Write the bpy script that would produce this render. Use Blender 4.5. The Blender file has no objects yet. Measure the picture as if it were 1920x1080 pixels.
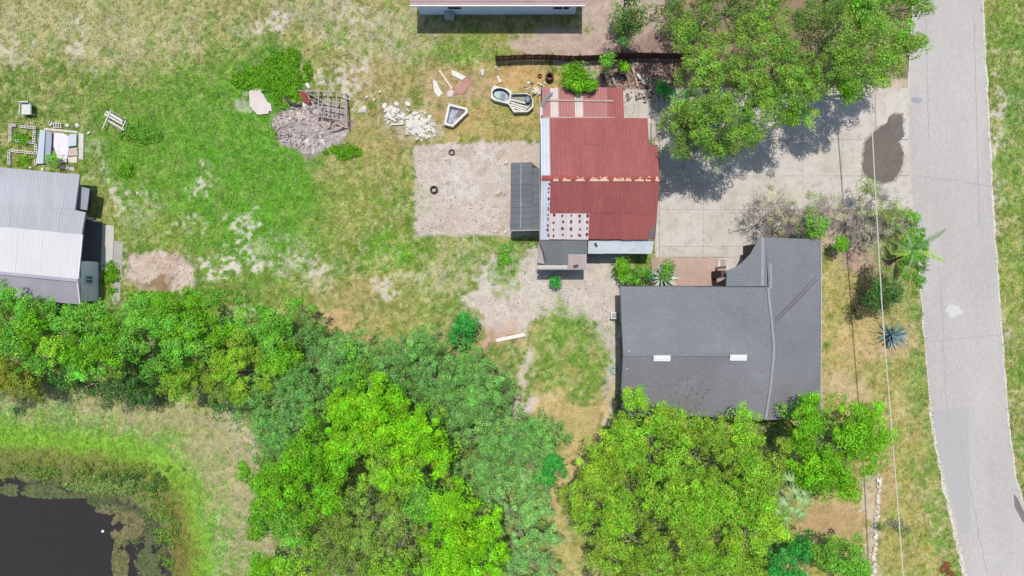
import bpy, math, random
import numpy as np
from mathutils import Vector, noise as mnoise
R = math.radians
random.seed(7)
rng = np.random.default_rng(7)
D = bpy.data
scene = bpy.context.scene
col = scene.collection

# ------------------------------------------------------------------ camera, sky, sun, exposure
H = 51.0            # height of the drone above the yard, metres
PX = 25.0           # photograph pixels per metre on the ground
cam_d = D.cameras.new('camera'); cam = D.objects.new('camera', cam_d); col.objects.link(cam)
cam.location = (0, 0, H); cam.rotation_euler = (0, 0, 0)
cam_d.sensor_width = 36; cam_d.lens = 36 * H / (1920 / PX); cam_d.clip_end = 3000; cam_d.clip_start = 0.5
scene.camera = cam
SUN_EL, SX, SY = R(74), 0.03, 0.27     # shadows fall 0.27 m down the picture per metre of height
w = D.worlds.new('World'); scene.world = w; w.use_nodes = True
nt = w.node_tree; bg = nt.nodes['Background']
sky = nt.nodes.new('ShaderNodeTexSky'); sky.sky_type = 'NISHITA'; sky.sun_disc = False
sky.sun_elevation = SUN_EL; sky.sun_rotation = R(-6); sky.air_density = 1.0; sky.dust_density = 1.2; sky.ozone_density = 1.0
nt.links.new(sky.outputs[0], bg.inputs[0]); bg.inputs[1].default_value = 0.15
sun_d = D.lights.new('sun', 'SUN'); sun_d.energy = 4.1; sun_d.angle = R(0.55); sun_d.color = (1.0, 0.955, 0.885)
sun = D.objects.new('sun', sun_d); col.objects.link(sun); sun.location = (0, 20, 80)
sun.rotation_euler = Vector((-SX, SY, 1)).normalized().to_track_quat('Z', 'Y').to_euler()
scene.view_settings.view_transform = 'Standard'; scene.view_settings.look = 'None'
scene.view_settings.gamma = 1; scene.view_settings.use_curve_mapping = False
scene.view_settings.exposure = 0.42

# ------------------------------------------------------------------ helpers
def P(px, py, h=0.0):
    k = (1 - h / H) / PX
    return ((px - 960) * k, -(py - 540) * k, h)
KL = 1.92
def lin(c): c = c / 255.0; return c / 12.92 if c <= 0.04045 else ((c + 0.055) / 1.055) ** 2.4
def C(r, g, b, k=KL): return tuple(min(0.85, lin(v) / k) for v in (r, g, b))
KF = 0.66
def CL(r, g, b): return tuple(min(0.8, lin(v) / KF) for v in (r, g, b))

ORG = {}
def tag(o, label=None, cat=None, group=None, kind=None):
    if label: o['label'] = label
    if cat: o['category'] = cat
    if group: o['group'] = group
    if kind: o['kind'] = kind
    return o
def thing(name, loc, label, cat, group=None):
    o = D.objects.new(name, None); col.objects.link(o); o.location = loc; o.empty_display_size = 0.3
    ORG[o.name] = Vector(loc); tag(o, label, cat, group); return o
def link(o, parent, origin):
    col.objects.link(o)
    if parent is not None:
        o.parent = parent; o.location = Vector(origin) - ORG[parent.name]
    else: o.location = origin
    ORG[o.name] = Vector(origin); return o

class MB:
    def __init__(s): s.v = []; s.f = []; s.m = []; s.mi = 0
    def add(s, vs, fs):
        b = len(s.v); s.v += [tuple(v) for v in vs]; s.f += [tuple(i + b for i in f) for f in fs]; s.m += [s.mi] * len(fs); return s
    def box(s, c, d, rz=0, tilt=None):
        x, y, z = (q / 2 for q in d); ca, sa = math.cos(rz), math.sin(rz); vs = []
        for k in (-z, z):
            for (i, j) in ((-x, -y), (x, -y), (x, y), (-x, y)):
                q = Vector((i, j, k))
                if tilt is not None: q.rotate(tilt)
                vs.append((c[0] + q.x * ca - q.y * sa, c[1] + q.x * sa + q.y * ca, c[2] + q.z))
        return s.add(vs, [(3, 2, 1, 0), (4, 5, 6, 7), (0, 1, 5, 4), (1, 2, 6, 5), (2, 3, 7, 6), (3, 0, 4, 7)])
    def beam(s, a, b, wd, th):
        a = Vector(a); b = Vector(b); d = (b - a).normalized(); up = Vector((0, 0, 1))
        if abs(d.z) > .95: up = Vector((0, 1, 0))
        u = d.cross(up).normalized() * wd / 2; n = u.cross(d).normalized() * th / 2
        vs = []
        for p in (a, b): vs += [p - u - n, p + u - n, p + u + n, p - u + n]
        return s.add(vs, [(0, 1, 2, 3), (7, 6, 5, 4), (0, 4, 5, 1), (1, 5, 6, 2), (2, 6, 7, 3), (3, 7, 4, 0)])
    def slab(s, pts, th):            # pts: top polygon with z per corner, counter-clockwise
        n = len(pts); vs = [tuple(p) for p in pts] + [(p[0], p[1], p[2] - th) for p in pts]
        fs = [tuple(range(n)), tuple(range(2 * n - 1, n - 1, -1))]
        fs += [(i, i + n, (i + 1) % n + n, (i + 1) % n) for i in range(n)]
        return s.add(vs, fs)
    def prism(s, poly, z0, z1):
        return s.slab([(p[0], p[1], z1) for p in poly], z1 - z0)
    def tube(s, pts, rad, n=6):
        pts = [Vector(p) for p in pts]; b = len(s.v); m = len(pts)
        for i, p in enumerate(pts):
            d = (pts[min(i + 1, m - 1)] - pts[max(i - 1, 0)]).normalized()
            up = Vector((0, 0, 1)) if abs(d.z) < .9 else Vector((1, 0, 0))
            u = d.cross(up).normalized(); vv = d.cross(u); r = rad[i] if hasattr(rad, '__len__') else rad
            for k in range(n):
                a = 2 * math.pi * k / n; q = p + u * (r * math.cos(a)) + vv * (r * math.sin(a)); s.v.append(tuple(q))
        for i in range(m - 1):
            for k in range(n):
                s.f.append((b + i * n + k, b + i * n + (k + 1) % n, b + (i + 1) * n + (k + 1) % n, b + (i + 1) * n + k)); s.m.append(s.mi)
        s.f.append(tuple(b + k for k in range(n))); s.m.append(s.mi)
        s.f.append(tuple(b + (m - 1) * n + k for k in reversed(range(n)))); s.m.append(s.mi)
        return s
    def lathe(s, c, prof, n=20, sx=1, sy=1, rz=0):
        b = len(s.v); m = len(prof); ca, sa = math.cos(rz), math.sin(rz)
        for (r, z) in prof:
            for k in range(n):
                a = 2 * math.pi * k / n; x = r * math.cos(a) * sx; y = r * math.sin(a) * sy
                s.v.append((c[0] + x * ca - y * sa, c[1] + x * sa + y * ca, c[2] + z))
        for i in range(m - 1):
            for k in range(n):
                s.f.append((b + i * n + k, b + i * n + (k + 1) % n, b + (i + 1) * n + (k + 1) % n, b + (i + 1) * n + k)); s.m.append(s.mi)
        return s
    def build(s, name, mats, parent=None, origin=None, smooth=False):
        if origin is None: origin = ORG[parent.name] if parent is not None else Vector(s.v[0])
        O = Vector(origin); me = D.meshes.new(name)
        me.from_pydata([(v[0] - O.x, v[1] - O.y, v[2] - O.z) for v in s.v], [], s.f)
        for m in (mats if isinstance(mats, (list, tuple)) else [mats]): me.materials.append(m)
        if max(s.m, default=0) > 0: me.polygons.foreach_set('material_index', s.m)
        if smooth: me.polygons.foreach_set('use_smooth', [True] * len(me.polygons))
        me.update()
        return link(D.objects.new(name, me), parent, O)

def np_mesh(name, verts, nper, colr, m, parent=None, origin=(0, 0, 0), col_face=True):
    """verts (F*nper,3) unshared faces; colr (F,3)"""
    F = len(verts) // nper; me = D.meshes.new(name)
    v = (verts - np.array(origin)).astype(np.float32)
    me.vertices.add(len(v)); me.vertices.foreach_set('co', v.ravel())
    me.loops.add(F * nper); me.loops.foreach_set('vertex_index', np.arange(F * nper, dtype=np.int32))
    me.polygons.add(F); me.polygons.foreach_set('loop_start', np.arange(0, F * nper, nper, dtype=np.int32))
    if colr is not None:
        a = me.color_attributes.new('tint', 'FLOAT_COLOR', 'POINT')
        c = np.ones((len(v), 4), np.float32); c[:, :3] = np.repeat(colr, nper, axis=0); a.data.foreach_set('color', c.ravel())
    me.materials.append(m); me.update(); me.validate()
    return link(D.objects.new(name, me), parent, origin)

# numpy value noise
_T = rng.random((256, 256)).astype(np.float64)
def vnoise(x, y):
    xi = np.floor(x).astype(int); yi = np.floor(y).astype(int); fx = x - xi; fy = y - yi
    fx = fx * fx * (3 - 2 * fx); fy = fy * fy * (3 - 2 * fy)
    a = _T[xi & 255, yi & 255]; b = _T[(xi + 1) & 255, yi & 255]; c = _T[xi & 255, (yi + 1) & 255]; d = _T[(xi + 1) & 255, (yi + 1) & 255]
    return (a * (1 - fx) + b * fx) * (1 - fy) + (c * (1 - fx) + d * fx) * fy
def fbm(x, y, o=4, off=0.0):
    t = 0; amp = 1; s = 0
    for i in range(o):
        t = t + amp * vnoise(x * 2 ** i + 13.7 * i + off, y * 2 ** i + 71.3 * i + off * 1.7); s += amp; amp *= .55
    return t / s
def sstep(a, b, x): t = np.clip((x - a) / (b - a), 0, 1); return t * t * (3 - 2 * t)
def sdpoly(u, v, poly):      # positive inside
    d = np.full(u.shape, 1e18); ins = np.zeros(u.shape, bool); n = len(poly)
    for i in range(n):
        ax, ay = poly[i]; bx, by = poly[(i + 1) % n]; ex, ey = bx - ax, by - ay
        wx, wy = u - ax, v - ay; t = np.clip((wx * ex + wy * ey) / (ex * ex + ey * ey + 1e-9), 0, 1)
        d = np.minimum(d, (wx - ex * t) ** 2 + (wy - ey * t) ** 2)
        c = ((ay > v) != (by > v)) & (u < (bx - ax) * (v - ay) / ((by - ay) if abs(by - ay) > 1e-9 else 1e-9) + ax); ins ^= c
    d = np.sqrt(d); return np.where(ins, d, -d)

# ------------------------------------------------------------------ materials
def _new(name):
    m = D.materials.new(name); m.use_nodes = True; t = m.node_tree; return m, t, t.nodes['Principled BSDF']
def _noise(t, vec, scale, detail=3, rough=.55, lo=0.3, hi=0.7, a=0, b=1):
    n = t.nodes.new('ShaderNodeTexNoise'); n.inputs['Scale'].default_value = scale; n.inputs['Detail'].default_value = detail; n.inputs['Roughness'].default_value = rough
    t.links.new(vec, n.inputs['Vector']); r = t.nodes.new('ShaderNodeMapRange'); t.links.new(n.outputs['Fac'], r.inputs[0])
    for i, q in enumerate((lo, hi, a, b)): r.inputs[i + 1].default_value = q
    return r.outputs[0]
def _pos(t, sc=(1, 1, 1), rot=0):
    g = t.nodes.new('ShaderNodeNewGeometry'); mp = t.nodes.new('ShaderNodeMapping'); mp.inputs['Scale'].default_value = sc; mp.inputs['Rotation'].default_value = (0, 0, rot)
    t.links.new(g.outputs['Position'], mp.inputs[0]); return mp.outputs[0]
def _mix(t, fac, a, b, mode='MIX'):
    n = t.nodes.new('ShaderNodeMix'); n.data_type = 'RGBA'; n.blend_type = mode
    for s, q in ((0, fac), (6, a), (7, b)):
        if isinstance(q, (int, float)): n.inputs[s].default_value = q
        elif isinstance(q, tuple): n.inputs[s].default_value = (*q[:3], 1)
        else: t.links.new(q, n.inputs[s])
    return n.outputs[2]
def _scale(t, c, f):
    n = t.nodes.new('ShaderNodeVectorMath'); n.operation = 'SCALE'
    if isinstance(c, tuple): n.inputs[0].default_value = c
    else: t.links.new(c, n.inputs[0])
    t.links.new(f, n.inputs['Scale']); return n.outputs[0]
MATS = {}
def mat(name, rgb, rough=.85, var=.12, scale=.8, finev=.12, fine=14, metallic=0, bump=0.0, spots=(), stretch=(1, 1, 1), rnd=0.0, spec=.3):
    if name in MATS: return MATS[name]
    m, t, p = _new(name); pos = _pos(t, stretch)
    c = _scale(t, rgb, _noise(t, pos, scale, 5, .6, .3, .7, 1 - var, 1 + var))
    c = _scale(t, c, _noise(t, pos, fine, 3, .7, .3, .7, 1 - finev, 1 + finev))
    for (srgb, ssc, lo, hi, amt) in spots:
        c = _mix(t, _noise(t, pos, ssc, 6, .65, lo, hi, 0, amt), c, srgb)
    if rnd:
        oi = t.nodes.new('ShaderNodeObjectInfo'); r = t.nodes.new('ShaderNodeMapRange'); t.links.new(oi.outputs['Random'], r.inputs[0])
        r.inputs[3].default_value = 1 - rnd; r.inputs[4].default_value = 1 + rnd; c = _scale(t, c, r.outputs[0])
    t.links.new(c, p.inputs['Base Color']); p.inputs['Roughness'].default_value = rough; p.inputs['Metallic'].default_value = metallic
    p.inputs['Specular IOR Level'].default_value = spec
    if bump:
        b = t.nodes.new('ShaderNodeBump'); b.inputs['Strength'].default_value = bump; b.inputs['Distance'].default_value = .03
        t.links.new(_noise(t, pos, fine, 4, .7, 0, 1, 0, 1), b.inputs['Height']); t.links.new(b.outputs[0], p.inputs['Normal'])
    MATS[name] = m; return m

def ground_mat():
    m, t, p = _new('ground_soil_and_grass'); pos = _pos(t)
    at = t.nodes.new('ShaderNodeVertexColor'); at.layer_name = 'tint'
    c = _scale(t, at.outputs['Color'], _noise(t, pos, 9, 4, .75, .28, .72, .68, 1.32))
    c = _scale(t, c, _noise(t, pos, 2.1, 4, .65, .3, .7, .9, 1.1))
    # the alpha channel holds how bare the soil is: straw and grit specks show everywhere
    c = _mix(t, _noise(t, pos, 6.5, 5, .8, .60, .72, 0, .28), c, C(215, 200, 165))
    t.links.new(c, p.inputs['Base Color']); p.inputs['Roughness'].default_value = .95; p.inputs['Specular IOR Level'].default_value = .15
    b = t.nodes.new('ShaderNodeBump'); b.inputs['Strength'].default_value = .5; b.inputs['Distance'].default_value = .06
    t.links.new(_noise(t, pos, 7, 5, .75, 0, 1, 0, 1), b.inputs['Height']); t.links.new(b.outputs[0], p.inputs['Normal']); return m
def leaf_mat(name, transl=.35, rough=.5, spec=.35):
    m, t, p = _new(name); at = t.nodes.new('ShaderNodeVertexColor'); at.layer_name = 'tint'
    t.links.new(at.outputs['Color'], p.inputs['Base Color']); p.inputs['Roughness'].default_value = rough; p.inputs['Specular IOR Level'].default_value = spec
    tr = t.nodes.new('ShaderNodeBsdfTranslucent'); hs = t.nodes.new('ShaderNodeHueSaturation'); hs.inputs['Value'].default_value = 1.15; hs.inputs['Hue'].default_value = .497
    t.links.new(at.outputs['Color'], hs.inputs['Color']); t.links.new(hs.outputs[0], tr.inputs['Color'])
    mx = t.nodes.new('ShaderNodeMixShader'); mx.inputs[0].default_value = transl
    t.links.new(p.outputs[0], mx.inputs[1]); t.links.new(tr.outputs[0], mx.inputs[2])
    t.links.new(mx.outputs[0], t.nodes['Material Output'].inputs[0]); return m
LEAF = leaf_mat('tree_leaves', .42, .5, .25); GRASS = leaf_mat('grass_blades', .3, .7, .2)
BARK = mat('grey_bark', C(170, 158, 142), .9, .2, 2, .2, 12, bump=.4)
TWIG = mat('pale_twigs', C(190, 178, 168), .9, .2, 2, .2, 12)
BARKD = mat('brown_bark', C(120, 98, 84), .9, .2, 2, .2, 12, bump=.4)

# ------------------------------------------------------------------ ground cover map (px coordinates of the place seen from above)
POND_B = [(-400, 832), (0, 838), (110, 842), (210, 856), (290, 882), (335, 930), (348, 1000), (352, 1080), (352, 1500), (-400, 1500)]
POND_W = [(-400, 900), (0, 905), (60, 916), (120, 926), (175, 938), (225, 950), (262, 968), (300, 1010), (305, 1080), (305, 1500), (-400, 1500)]
def ell(u, v, cx, cy, rx, ry, rot=0):
    c, s = math.cos(R(rot)), math.sin(R(rot)); du, dv = u - cx, v - cy
    a = (du * c + dv * s) / rx; b = (-du * s + dv * c) / ry
    return (1 - np.sqrt(a * a + b * b)) * min(rx, ry)      # px inside
DRIVE = [(1168, 165), (1235, 165), (1300, 190), (1712, 160), (1705, 300), (1716, 395), (1600, 395), (1420, 395), (1405, 460), (1380, 520), (1355, 540), (1225, 540), (1228, 480), (1228, 260)]
def ground_cover(x, y):
    u = x * PX + 960; v = 540 - y * PX
    X, Y = x, y
    wu = u + (fbm(X * .35, Y * .35, 4, 3) - .5) * 70; wv = v + (fbm(X * .35, Y * .35, 4, 9) - .5) * 70
    wu = wu + (fbm(X * 2.2, Y * 2.2, 3, 21) - .5) * 26; wv = wv + (fbm(X * 2.2, Y * 2.2, 3, 27) - .5) * 26
    nf = fbm(X * 3.1, Y * 3.1, 4, 33) - .5; nm = fbm(X * .6, Y * .6, 4, 41) - .5; nc = fbm(X * 1.3, Y * 1.3, 4, 47) - .5
    shp = u.shape
    green = np.array(C(112, 148, 58)); dry = np.array(C(176, 166, 112)); lush = np.array(C(86, 158, 34)); tan = np.array(C(196, 178, 128))
    sand = np.array(C(205, 188, 170)); pale = np.array(C(214, 204, 190)); dirt = np.array(C(160, 138, 120)); ash = np.array(C(160, 146, 140))
    mixf = sstep(-.22, .25, nm + nf * .8)[..., None]
    c = green * (1 - mixf) + np.array(C(150, 154, 84)) * mixf
    g = np.ones(shp) * .8                                   # grass density
    def lay(mask, colr, gd, a=1.0):
        nonlocal c, g
        mk = np.clip(mask, 0, 1) * a; c = c * (1 - mk[..., None]) + np.asarray(colr) * mk[..., None]; g = g * (1 - mk) + gd * mk
    def soft(sd, wdt, amp=0): return sstep(-wdt, wdt, sd + nf * amp + nc * amp)
    def E(cx, cy, rx, ry, rot=0): return ell(wu, wv, cx, cy, rx, ry, rot)
    nbk = fbm(X * 3.4, Y * 3.4, 4, 141)
    # broad zones
    lay(soft(sdpoly(wu, wv, [(-500, -500), (430, -500), (470, 60), (330, 150), (-500, 150)]), 28, 60), C(164, 164, 100), .65, .85)
    lay(soft(sdpoly(wu, wv, [(-500, -500), (400, -500), (330, 90), (-500, 120)]), 30, 130), C(186, 176, 132), .4, .3)
    lay(soft(sdpoly(wu, wv, [(430, -500), (1120, -500), (1110, 120), (560, 130), (430, 60)]), 40, 110), C(166, 160, 104), .6, .8)
    lay(soft(sdpoly(wu, wv, [(170, 150), (560, 110), (600, 300), (620, 500), (520, 560), (380, 500), (240, 420), (160, 300)]), 45, 90), C(114, 166, 52), .95, .9)
    lay(soft(E(470, 330, 150, 170), 50, 80), C(104, 168, 46), 1, .8)
    lay(soft(E(300, 200, 150, 60), 40, 80), C(108, 160, 52), .9, .5)
    lay(soft(E(90, 190, 180, 60), 40, 80), C(124, 150, 66), .85, .6)
    lay(soft(E(520, 145, 70, 50, -20), 12, 20), C(70, 150, 30), 1, .8)
    lay(soft(sdpoly(wu, wv, [(600, 60), (1000, 70), (1050, 250), (780, 275), (760, 450), (620, 480), (590, 200)]), 40, 110), C(168, 156, 96), .65, .8)
    lay(soft(E(900, 240, 110, 50), 30, 60), C(192, 164, 104), .4, .65)
    lay(soft(E(985, 140, 75, 45), 20, 40), C(205, 168, 116), .25, .85)
    lay(soft(E(700, 290, 55, 50), 30, 60), C(190, 158, 108), .4, .6)
    lay(soft(E(710, 140, 60, 40), 30, 70), C(178, 160, 112), .4, .6)
    lay(soft(E(885, 92, 80, 20), 14, 40), C(112, 168, 50), .95, .8)
    lay(soft(E(930, 80, 260, 22), 16, 60), C(130, 166, 66), .9, .6)
    lay(soft(E(770, 470, 150, 45), 30, 60), C(128, 168, 56), .95, .7)
    lay(soft(E(715, 480, 45, 40), 20, 40), C(104, 178, 40), 1, .7)
    lay(soft(E(690, 570, 120, 60), 30, 90), C(176, 160, 100), .5, .8)
    lay(soft(E(640, 610, 60, 22, 20), 16, 40), C(206, 172, 128), .3, .8)
    lay(soft(E(825, 560, 70, 60), 30, 80), C(146, 164, 86), .7, .7)
    # sand pads
    m = soft(sdpoly(u + nf * 14, v + nf * 14, [(774, 272), (870, 268), (1015, 262), (1015, 445), (880, 440), (777, 444)]), 4, 8)
    lay(m, C(208, 194, 181), .02); lay(m * soft(E(900, 320, 80, 60), 40, 90), C(216, 208, 198), 0, .8); lay(m * sstep(.05, .2, nf + nm), C(178, 156, 138), 0, .5)
    lay(m * sstep(.1, .25, nc), C(176, 154, 134), .02, .5)
    lay(soft(sdpoly(wu, wv, [(905, 480), (1165, 440), (1165, 590), (1080, 600), (1010, 610), (990, 650), (900, 640), (880, 570)]), 10, 30), C(208, 197, 184), .03)
    lay(soft(E(935, 590, 60, 45), 15, 30), C(208, 192, 178), 0, .8)
    lay(soft(E(920, 640, 50, 26), 12, 40), C(196, 150, 126), .05, .6)
    lay(soft(sdpoly(wu, wv, [(1112, 560), (1160, 560), (1158, 790), (1128, 790), (1122, 640)]), 8, 20), C(208, 196, 184), .04)
    lay(soft(E(1070, 675, 66, 90), 30, 60), C(126, 164, 66), .9)
    lay(soft(E(985, 680, 30, 32), 12, 30), C(132, 160, 72), .9, .8)
    lay(soft(E(945, 500, 30, 40), 10, 50), C(122, 162, 72), .8, .75)
    lay(soft(E(1072, 700, 22, 14), 8, 14), C(196, 168, 120), .3, .6)
    lay(soft(sdpoly(wu, wv, [(1030, 740), (1150, 740), (1130, 850), (1060, 960), (1110, 1100), (1010, 1100), (1020, 900), (1060, 850), (1010, 790), (1000, 760)]), 18, 40), C(208, 182, 130), .4, .9)
    lay(soft(E(1070, 1050, 50, 60), 20, 40), C(176, 172, 96), .7, .7)
    lay(soft(E(985, 765, 30, 14), 8, 20), C(212, 200, 188), .02)
    lay(soft(E(985, 715, 12, 45), 8, 20), C(204, 190, 174), .05, .9)
    # left yard sand patch and pale streaks
    m = soft(sdpoly(u + nf * 16, v + nf * 16, [(238, 474), (330, 472), (368, 500), (366, 540), (345, 552), (300, 548), (262, 540), (236, 520)]), 5, 10)
    lay(m, C(208, 190, 176), 0); lay(m * soft(E(300, 500, 40, 16), 10, 20), C(192, 166, 144), 0, .8); lay(m * soft(E(282, 536, 28, 10), 4, 10), C(150, 122, 84), .2, .9)
    for (a, b, rx, ry, al) in ((390, 492, 40, 8, .8), (470, 494, 50, 6, .7), (455, 430, 12, 26, .8), (345, 425, 24, 16, .75), (212, 358, 14, 20, .8), (368, 340, 13, 17, .9), (255, 400, 26, 34, .4), (180, 290, 12, 40, .5),
                               (520, 42, 18, 18, .8), (640, 155, 36, 26, .8), (130, 35, 9, 9, .8), (140, 100, 26, 18, .5), (20, 120, 36, 20, .6), (470, 60, 24, 18, .5), (732, 550, 16, 12, .8), (430, 605, 26, 8, .8),
                               (1878, 210, 20, 50, .95), (1876, 290, 16, 90, .85), (1645, 745, 34, 10, .7), (1700, 900, 30, 16, .5), (430, 500, 90, 6, .6), (520, 470, 60, 30, .35), (600, 20, 60, 20, .4), (720, 60, 70, 40, .35), (60, 60, 60, 40, .2), (250, 60, 90, 40, .2), (560, 500, 60, 20, .4), (850, 500, 50, 30, .4), (1890, 700, 14, 90, .5), (1862, 560, 6, 200, .5), (1700, 610, 20, 60, .3), (250, 770, 90, 16, .5), (440, 880, 18, 60, .6), (60, 752, 50, 10, .6), (445, 800, 24, 40, .6), (480, 1010, 26, 40, .6), (300, 740, 60, 10, .5), (1692, 770, 22, 30, .45), (1710, 860, 16, 12, .6)):
        lay(sstep(.35, .75, soft(E(a, b, rx * 1.5, ry * 1.5), 26, 44)) * sstep(.40, .52, nbk), pale, .15, al * .95)
    lay(soft(E(585, 238, 70, 46, 10), 14, 26), ash, .02); lay(soft(E(560, 210, 30, 22), 8, 14), C(176, 164, 162), 0, .8)
    lay(soft(E(600, 262, 45, 22), 10, 24), C(150, 132, 122), 0, .6); lay(soft(E(470, 190, 20, 20), 6, 8), pale, 0, .5)
    lay(soft(E(785, 236, 40, 30), 10, 26), C(196, 184, 160), .1, .75); lay(soft(E(745, 225, 34, 24), 10, 30), C(186, 174, 144), .2, .6); lay(soft(E(680, 380, 95, 85), 40, 90), C(136, 164, 68), .9, .7); lay(soft(E(860, 165, 60, 34), 16, 50), C(196, 166, 130), .2, .7)
    # north-east dirt, litter under the oaks
    lay(soft(sdpoly(wu, wv, [(955, 64), (1100, 60), (1096, -300), (1170, -300), (1290, 30), (1290, 200), (1230, 240), (1170, 200), (1100, 160), (1080, 122), (960, 104)]), 8, 26), C(190, 170, 154), .05)
    lay(soft(sdpoly(wu, wv, [(1140, 60), (1290, 60), (1290, 210), (1180, 200), (1110, 165)]), 16, 50), C(138, 108, 98), .02, .7)
    lay(soft(sdpoly(wu, wv, [(1230, -300), (1700, -300), (1705, 170), (1300, 200), (1232, 240)]), 14, 30), C(150, 128, 104), .05, .9)
    lay(soft(E(1675, 175, 40, 30), 10, 30), C(202, 186, 162), .15)
    lay(sstep(-2, 4, sdpoly(u, v, DRIVE)), C(186, 174, 158), 0)
    # strip by the grey house
    lay(soft(sdpoly(wu, wv, [(1530, 460), (1730, 440), (1750, 760), (1800, 1100), (1500, 1100), (1480, 800), (1535, 760)]), 20, 60), C(178, 170, 96), .6, .85)
    lay(soft(E(1600, 640, 44, 90), 24, 60), C(202, 178, 124), .4, .8)
    lay(soft(E(1590, 735, 60, 24), 14, 40), C(200, 178, 140), .2, .8)
    lay(soft(E(1625, 470, 50, 36), 14, 30), C(186, 158, 142), .05, .9)
    lay(soft(sdpoly(wu, wv, [(1385, 385), (1500, 370), (1620, 380), (1640, 440), (1545, 470), (1540, 450), (1390, 450)]), 14, 36), C(196, 176, 160), .03, .9)
    lay(soft(E(1680, 470, 40, 90), 20, 40), C(130, 160, 70), .9, .6)
    lay(soft(sdpoly(wu, wv, [(1692, 560), (1735, 560), (1762, 860), (1800, 1080), (1770, 1080), (1720, 800)]), 12, 30), C(126, 162, 72), .9, .8)
    lay(soft(E(1560, 975, 60, 35), 16, 30), C(190, 160, 118), .15, .9); lay(soft(E(1640, 980, 22, 110), 10, 20), C(206, 186, 164), .1, .8)
    lay(soft(E(1668, 900, 14, 90), 8, 20), C(194, 160, 120), .2, .6)
    lay(soft(E(1665, 640, 55, 30), 14, 30), C(206, 176, 138), .2, .7)
    lay(soft(sdpoly(wu, wv, [(1850, -500), (2600, -500), (2600, 1600), (1940, 1600), (1900, 800), (1870, 300)]), 10, 20), C(118, 158, 60), .95, .85)
    lay(soft(E(1900, 500, 24, 160), 14, 50), C(170, 170, 90), .6, .5); lay(soft(E(1900, 800, 20, 120), 14, 50), C(160, 150, 90), .6, .5)
    # pond bank
    sB = sdpoly(u, v, POND_B) + (fbm(X * .8, Y * .8, 3, 55) - .5) * 16
    bank = sdpoly(wu, wv, [(-500, 735), (100, 752), (250, 740), (400, 760), (470, 850), (520, 1000), (560, 1600), (-500, 1600)])
    lay(soft(bank, 16, 40), C(182, 172, 132), .4, .95)
    lay(soft(bank - 20, 20, 60) * sstep(-.1, .15, nm + nf), C(140, 160, 88), .7, .7)
    lay(sstep(-100, -40, sB + nc * 70 + nf * 30) , C(122, 180, 76), 1, .9)
    lay(sstep(-70, -20, sB + nc * 44 + nf * 20), C(142, 190, 60), 1, .9)
    lay(sstep(-16, 16, sB + nf * 30 + nc * 20), C(140, 142, 72), .8, .95)
    lay(sstep(14, 50, sB + nf * 50 + nc * 40), C(130, 138, 82), .7, .9); lay(sstep(20, 60, sB) * sstep(.02, .2, nf), C(98, 104, 64), .5, .7)
    lay(sstep(-20, 20, E(335, 1040, 30, 110)), C(132, 112, 62), .6, .6)
    lay(sstep(-6, 10, sdpoly(wu, wv, POND_W)), C(70, 70, 62), 0)
    n1 = fbm(X * 1.5, Y * 1.5, 4, 101); n2 = fbm(X * 1.1, Y * 1.1, 4, 111); n3 = fbm(X * 4.2, Y * 4.2, 3, 121); lw = .3 + .7 * (1 - sstep(-60, 60, sdpoly(wu, wv, [(170, 150), (560, 110), (600, 300), (620, 500), (520, 560), (380, 500), (240, 420), (160, 300)]))); n4 = fbm(X * .25, Y * .25, 3, 131); gm = sstep(.25, .7, g)
    onb = 1 - sstep(-60, -20, sB)
    for mk, cl in ((sstep(.53, .66, n1) * .5 * gm * onb * lw, C(198, 184, 130)), (sstep(.54, .68, n2) * .45 * gm * onb, C(104, 152, 46)), (sstep(.6, .7, n3) * .45 * gm * onb * lw, C(214, 202, 164)), (sstep(.62, .72, 1 - n3) * .4 * gm, C(74, 104, 40)), (sstep(.5, .7, n4) * .25 * gm * onb * lw, C(168, 172, 92))):
        c = c * (1 - mk[..., None]) + np.array(cl) * mk[..., None]
    c = c * (1 + nf[..., None] * .5) * (1 + nm[..., None] * .18)
    r = np.hypot(x, y)
    return np.clip(c, 0.004, .8), g, r
def ground_z(x, y):
    u = x * PX + 960; v = 540 - y * PX
    s = sdpoly(u, v, POND_B); s2 = sdpoly(u, v, POND_W)
    return -0.5 * sstep(-40, 70, s) - 0.7 * sstep(-25, 60, s2 + (fbm(x * .9, y * .9, 3, 61) - .5) * 40)

def axis(lo, hi, st, far, k=1.12):
    a = list(np.arange(lo, hi + 1e-6, st)); s = st * 3; q = a[-1]
    while q < far: q += s; s *= k; a.append(q)
    q = a[0]; s = st * 3
    while q > -far: q -= s; s *= k; a.insert(0, q)
    return np.array(a)
gx = axis(-42, 42, .125, 900); gy = axis(-25, 25, .125, 900)
GX, GY = np.meshgrid(gx, gy, indexing='xy')
gc, gg, gr = ground_cover(GX, GY); gz = ground_z(GX, GY)
nxg, nyg = len(gx), len(gy)
me = D.meshes.new('ground'); me.vertices.add(nxg * nyg)
me.vertices.foreach_set('co', np.stack([GX, GY, gz], -1).astype(np.float32).ravel())
ii = np.arange(nxg * nyg).reshape(nyg, nxg)
q = np.stack([ii[:-1, :-1], ii[:-1, 1:], ii[1:, 1:], ii[1:, :-1]], -1).reshape(-1, 4).astype(np.int32)
me.loops.add(q.size); me.loops.foreach_set('vertex_index', q.ravel()); me.polygons.add(len(q)); me.polygons.foreach_set('loop_start', np.arange(0, q.size, 4, dtype=np.int32))
a = me.color_attributes.new('tint', 'FLOAT_COLOR', 'POINT'); cc = np.ones((nxg * nyg, 4), np.float32); cc[:, :3] = gc.reshape(-1, 3); a.data.foreach_set('color', cc.ravel())
me.materials.append(ground_mat()); me.update()
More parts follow.
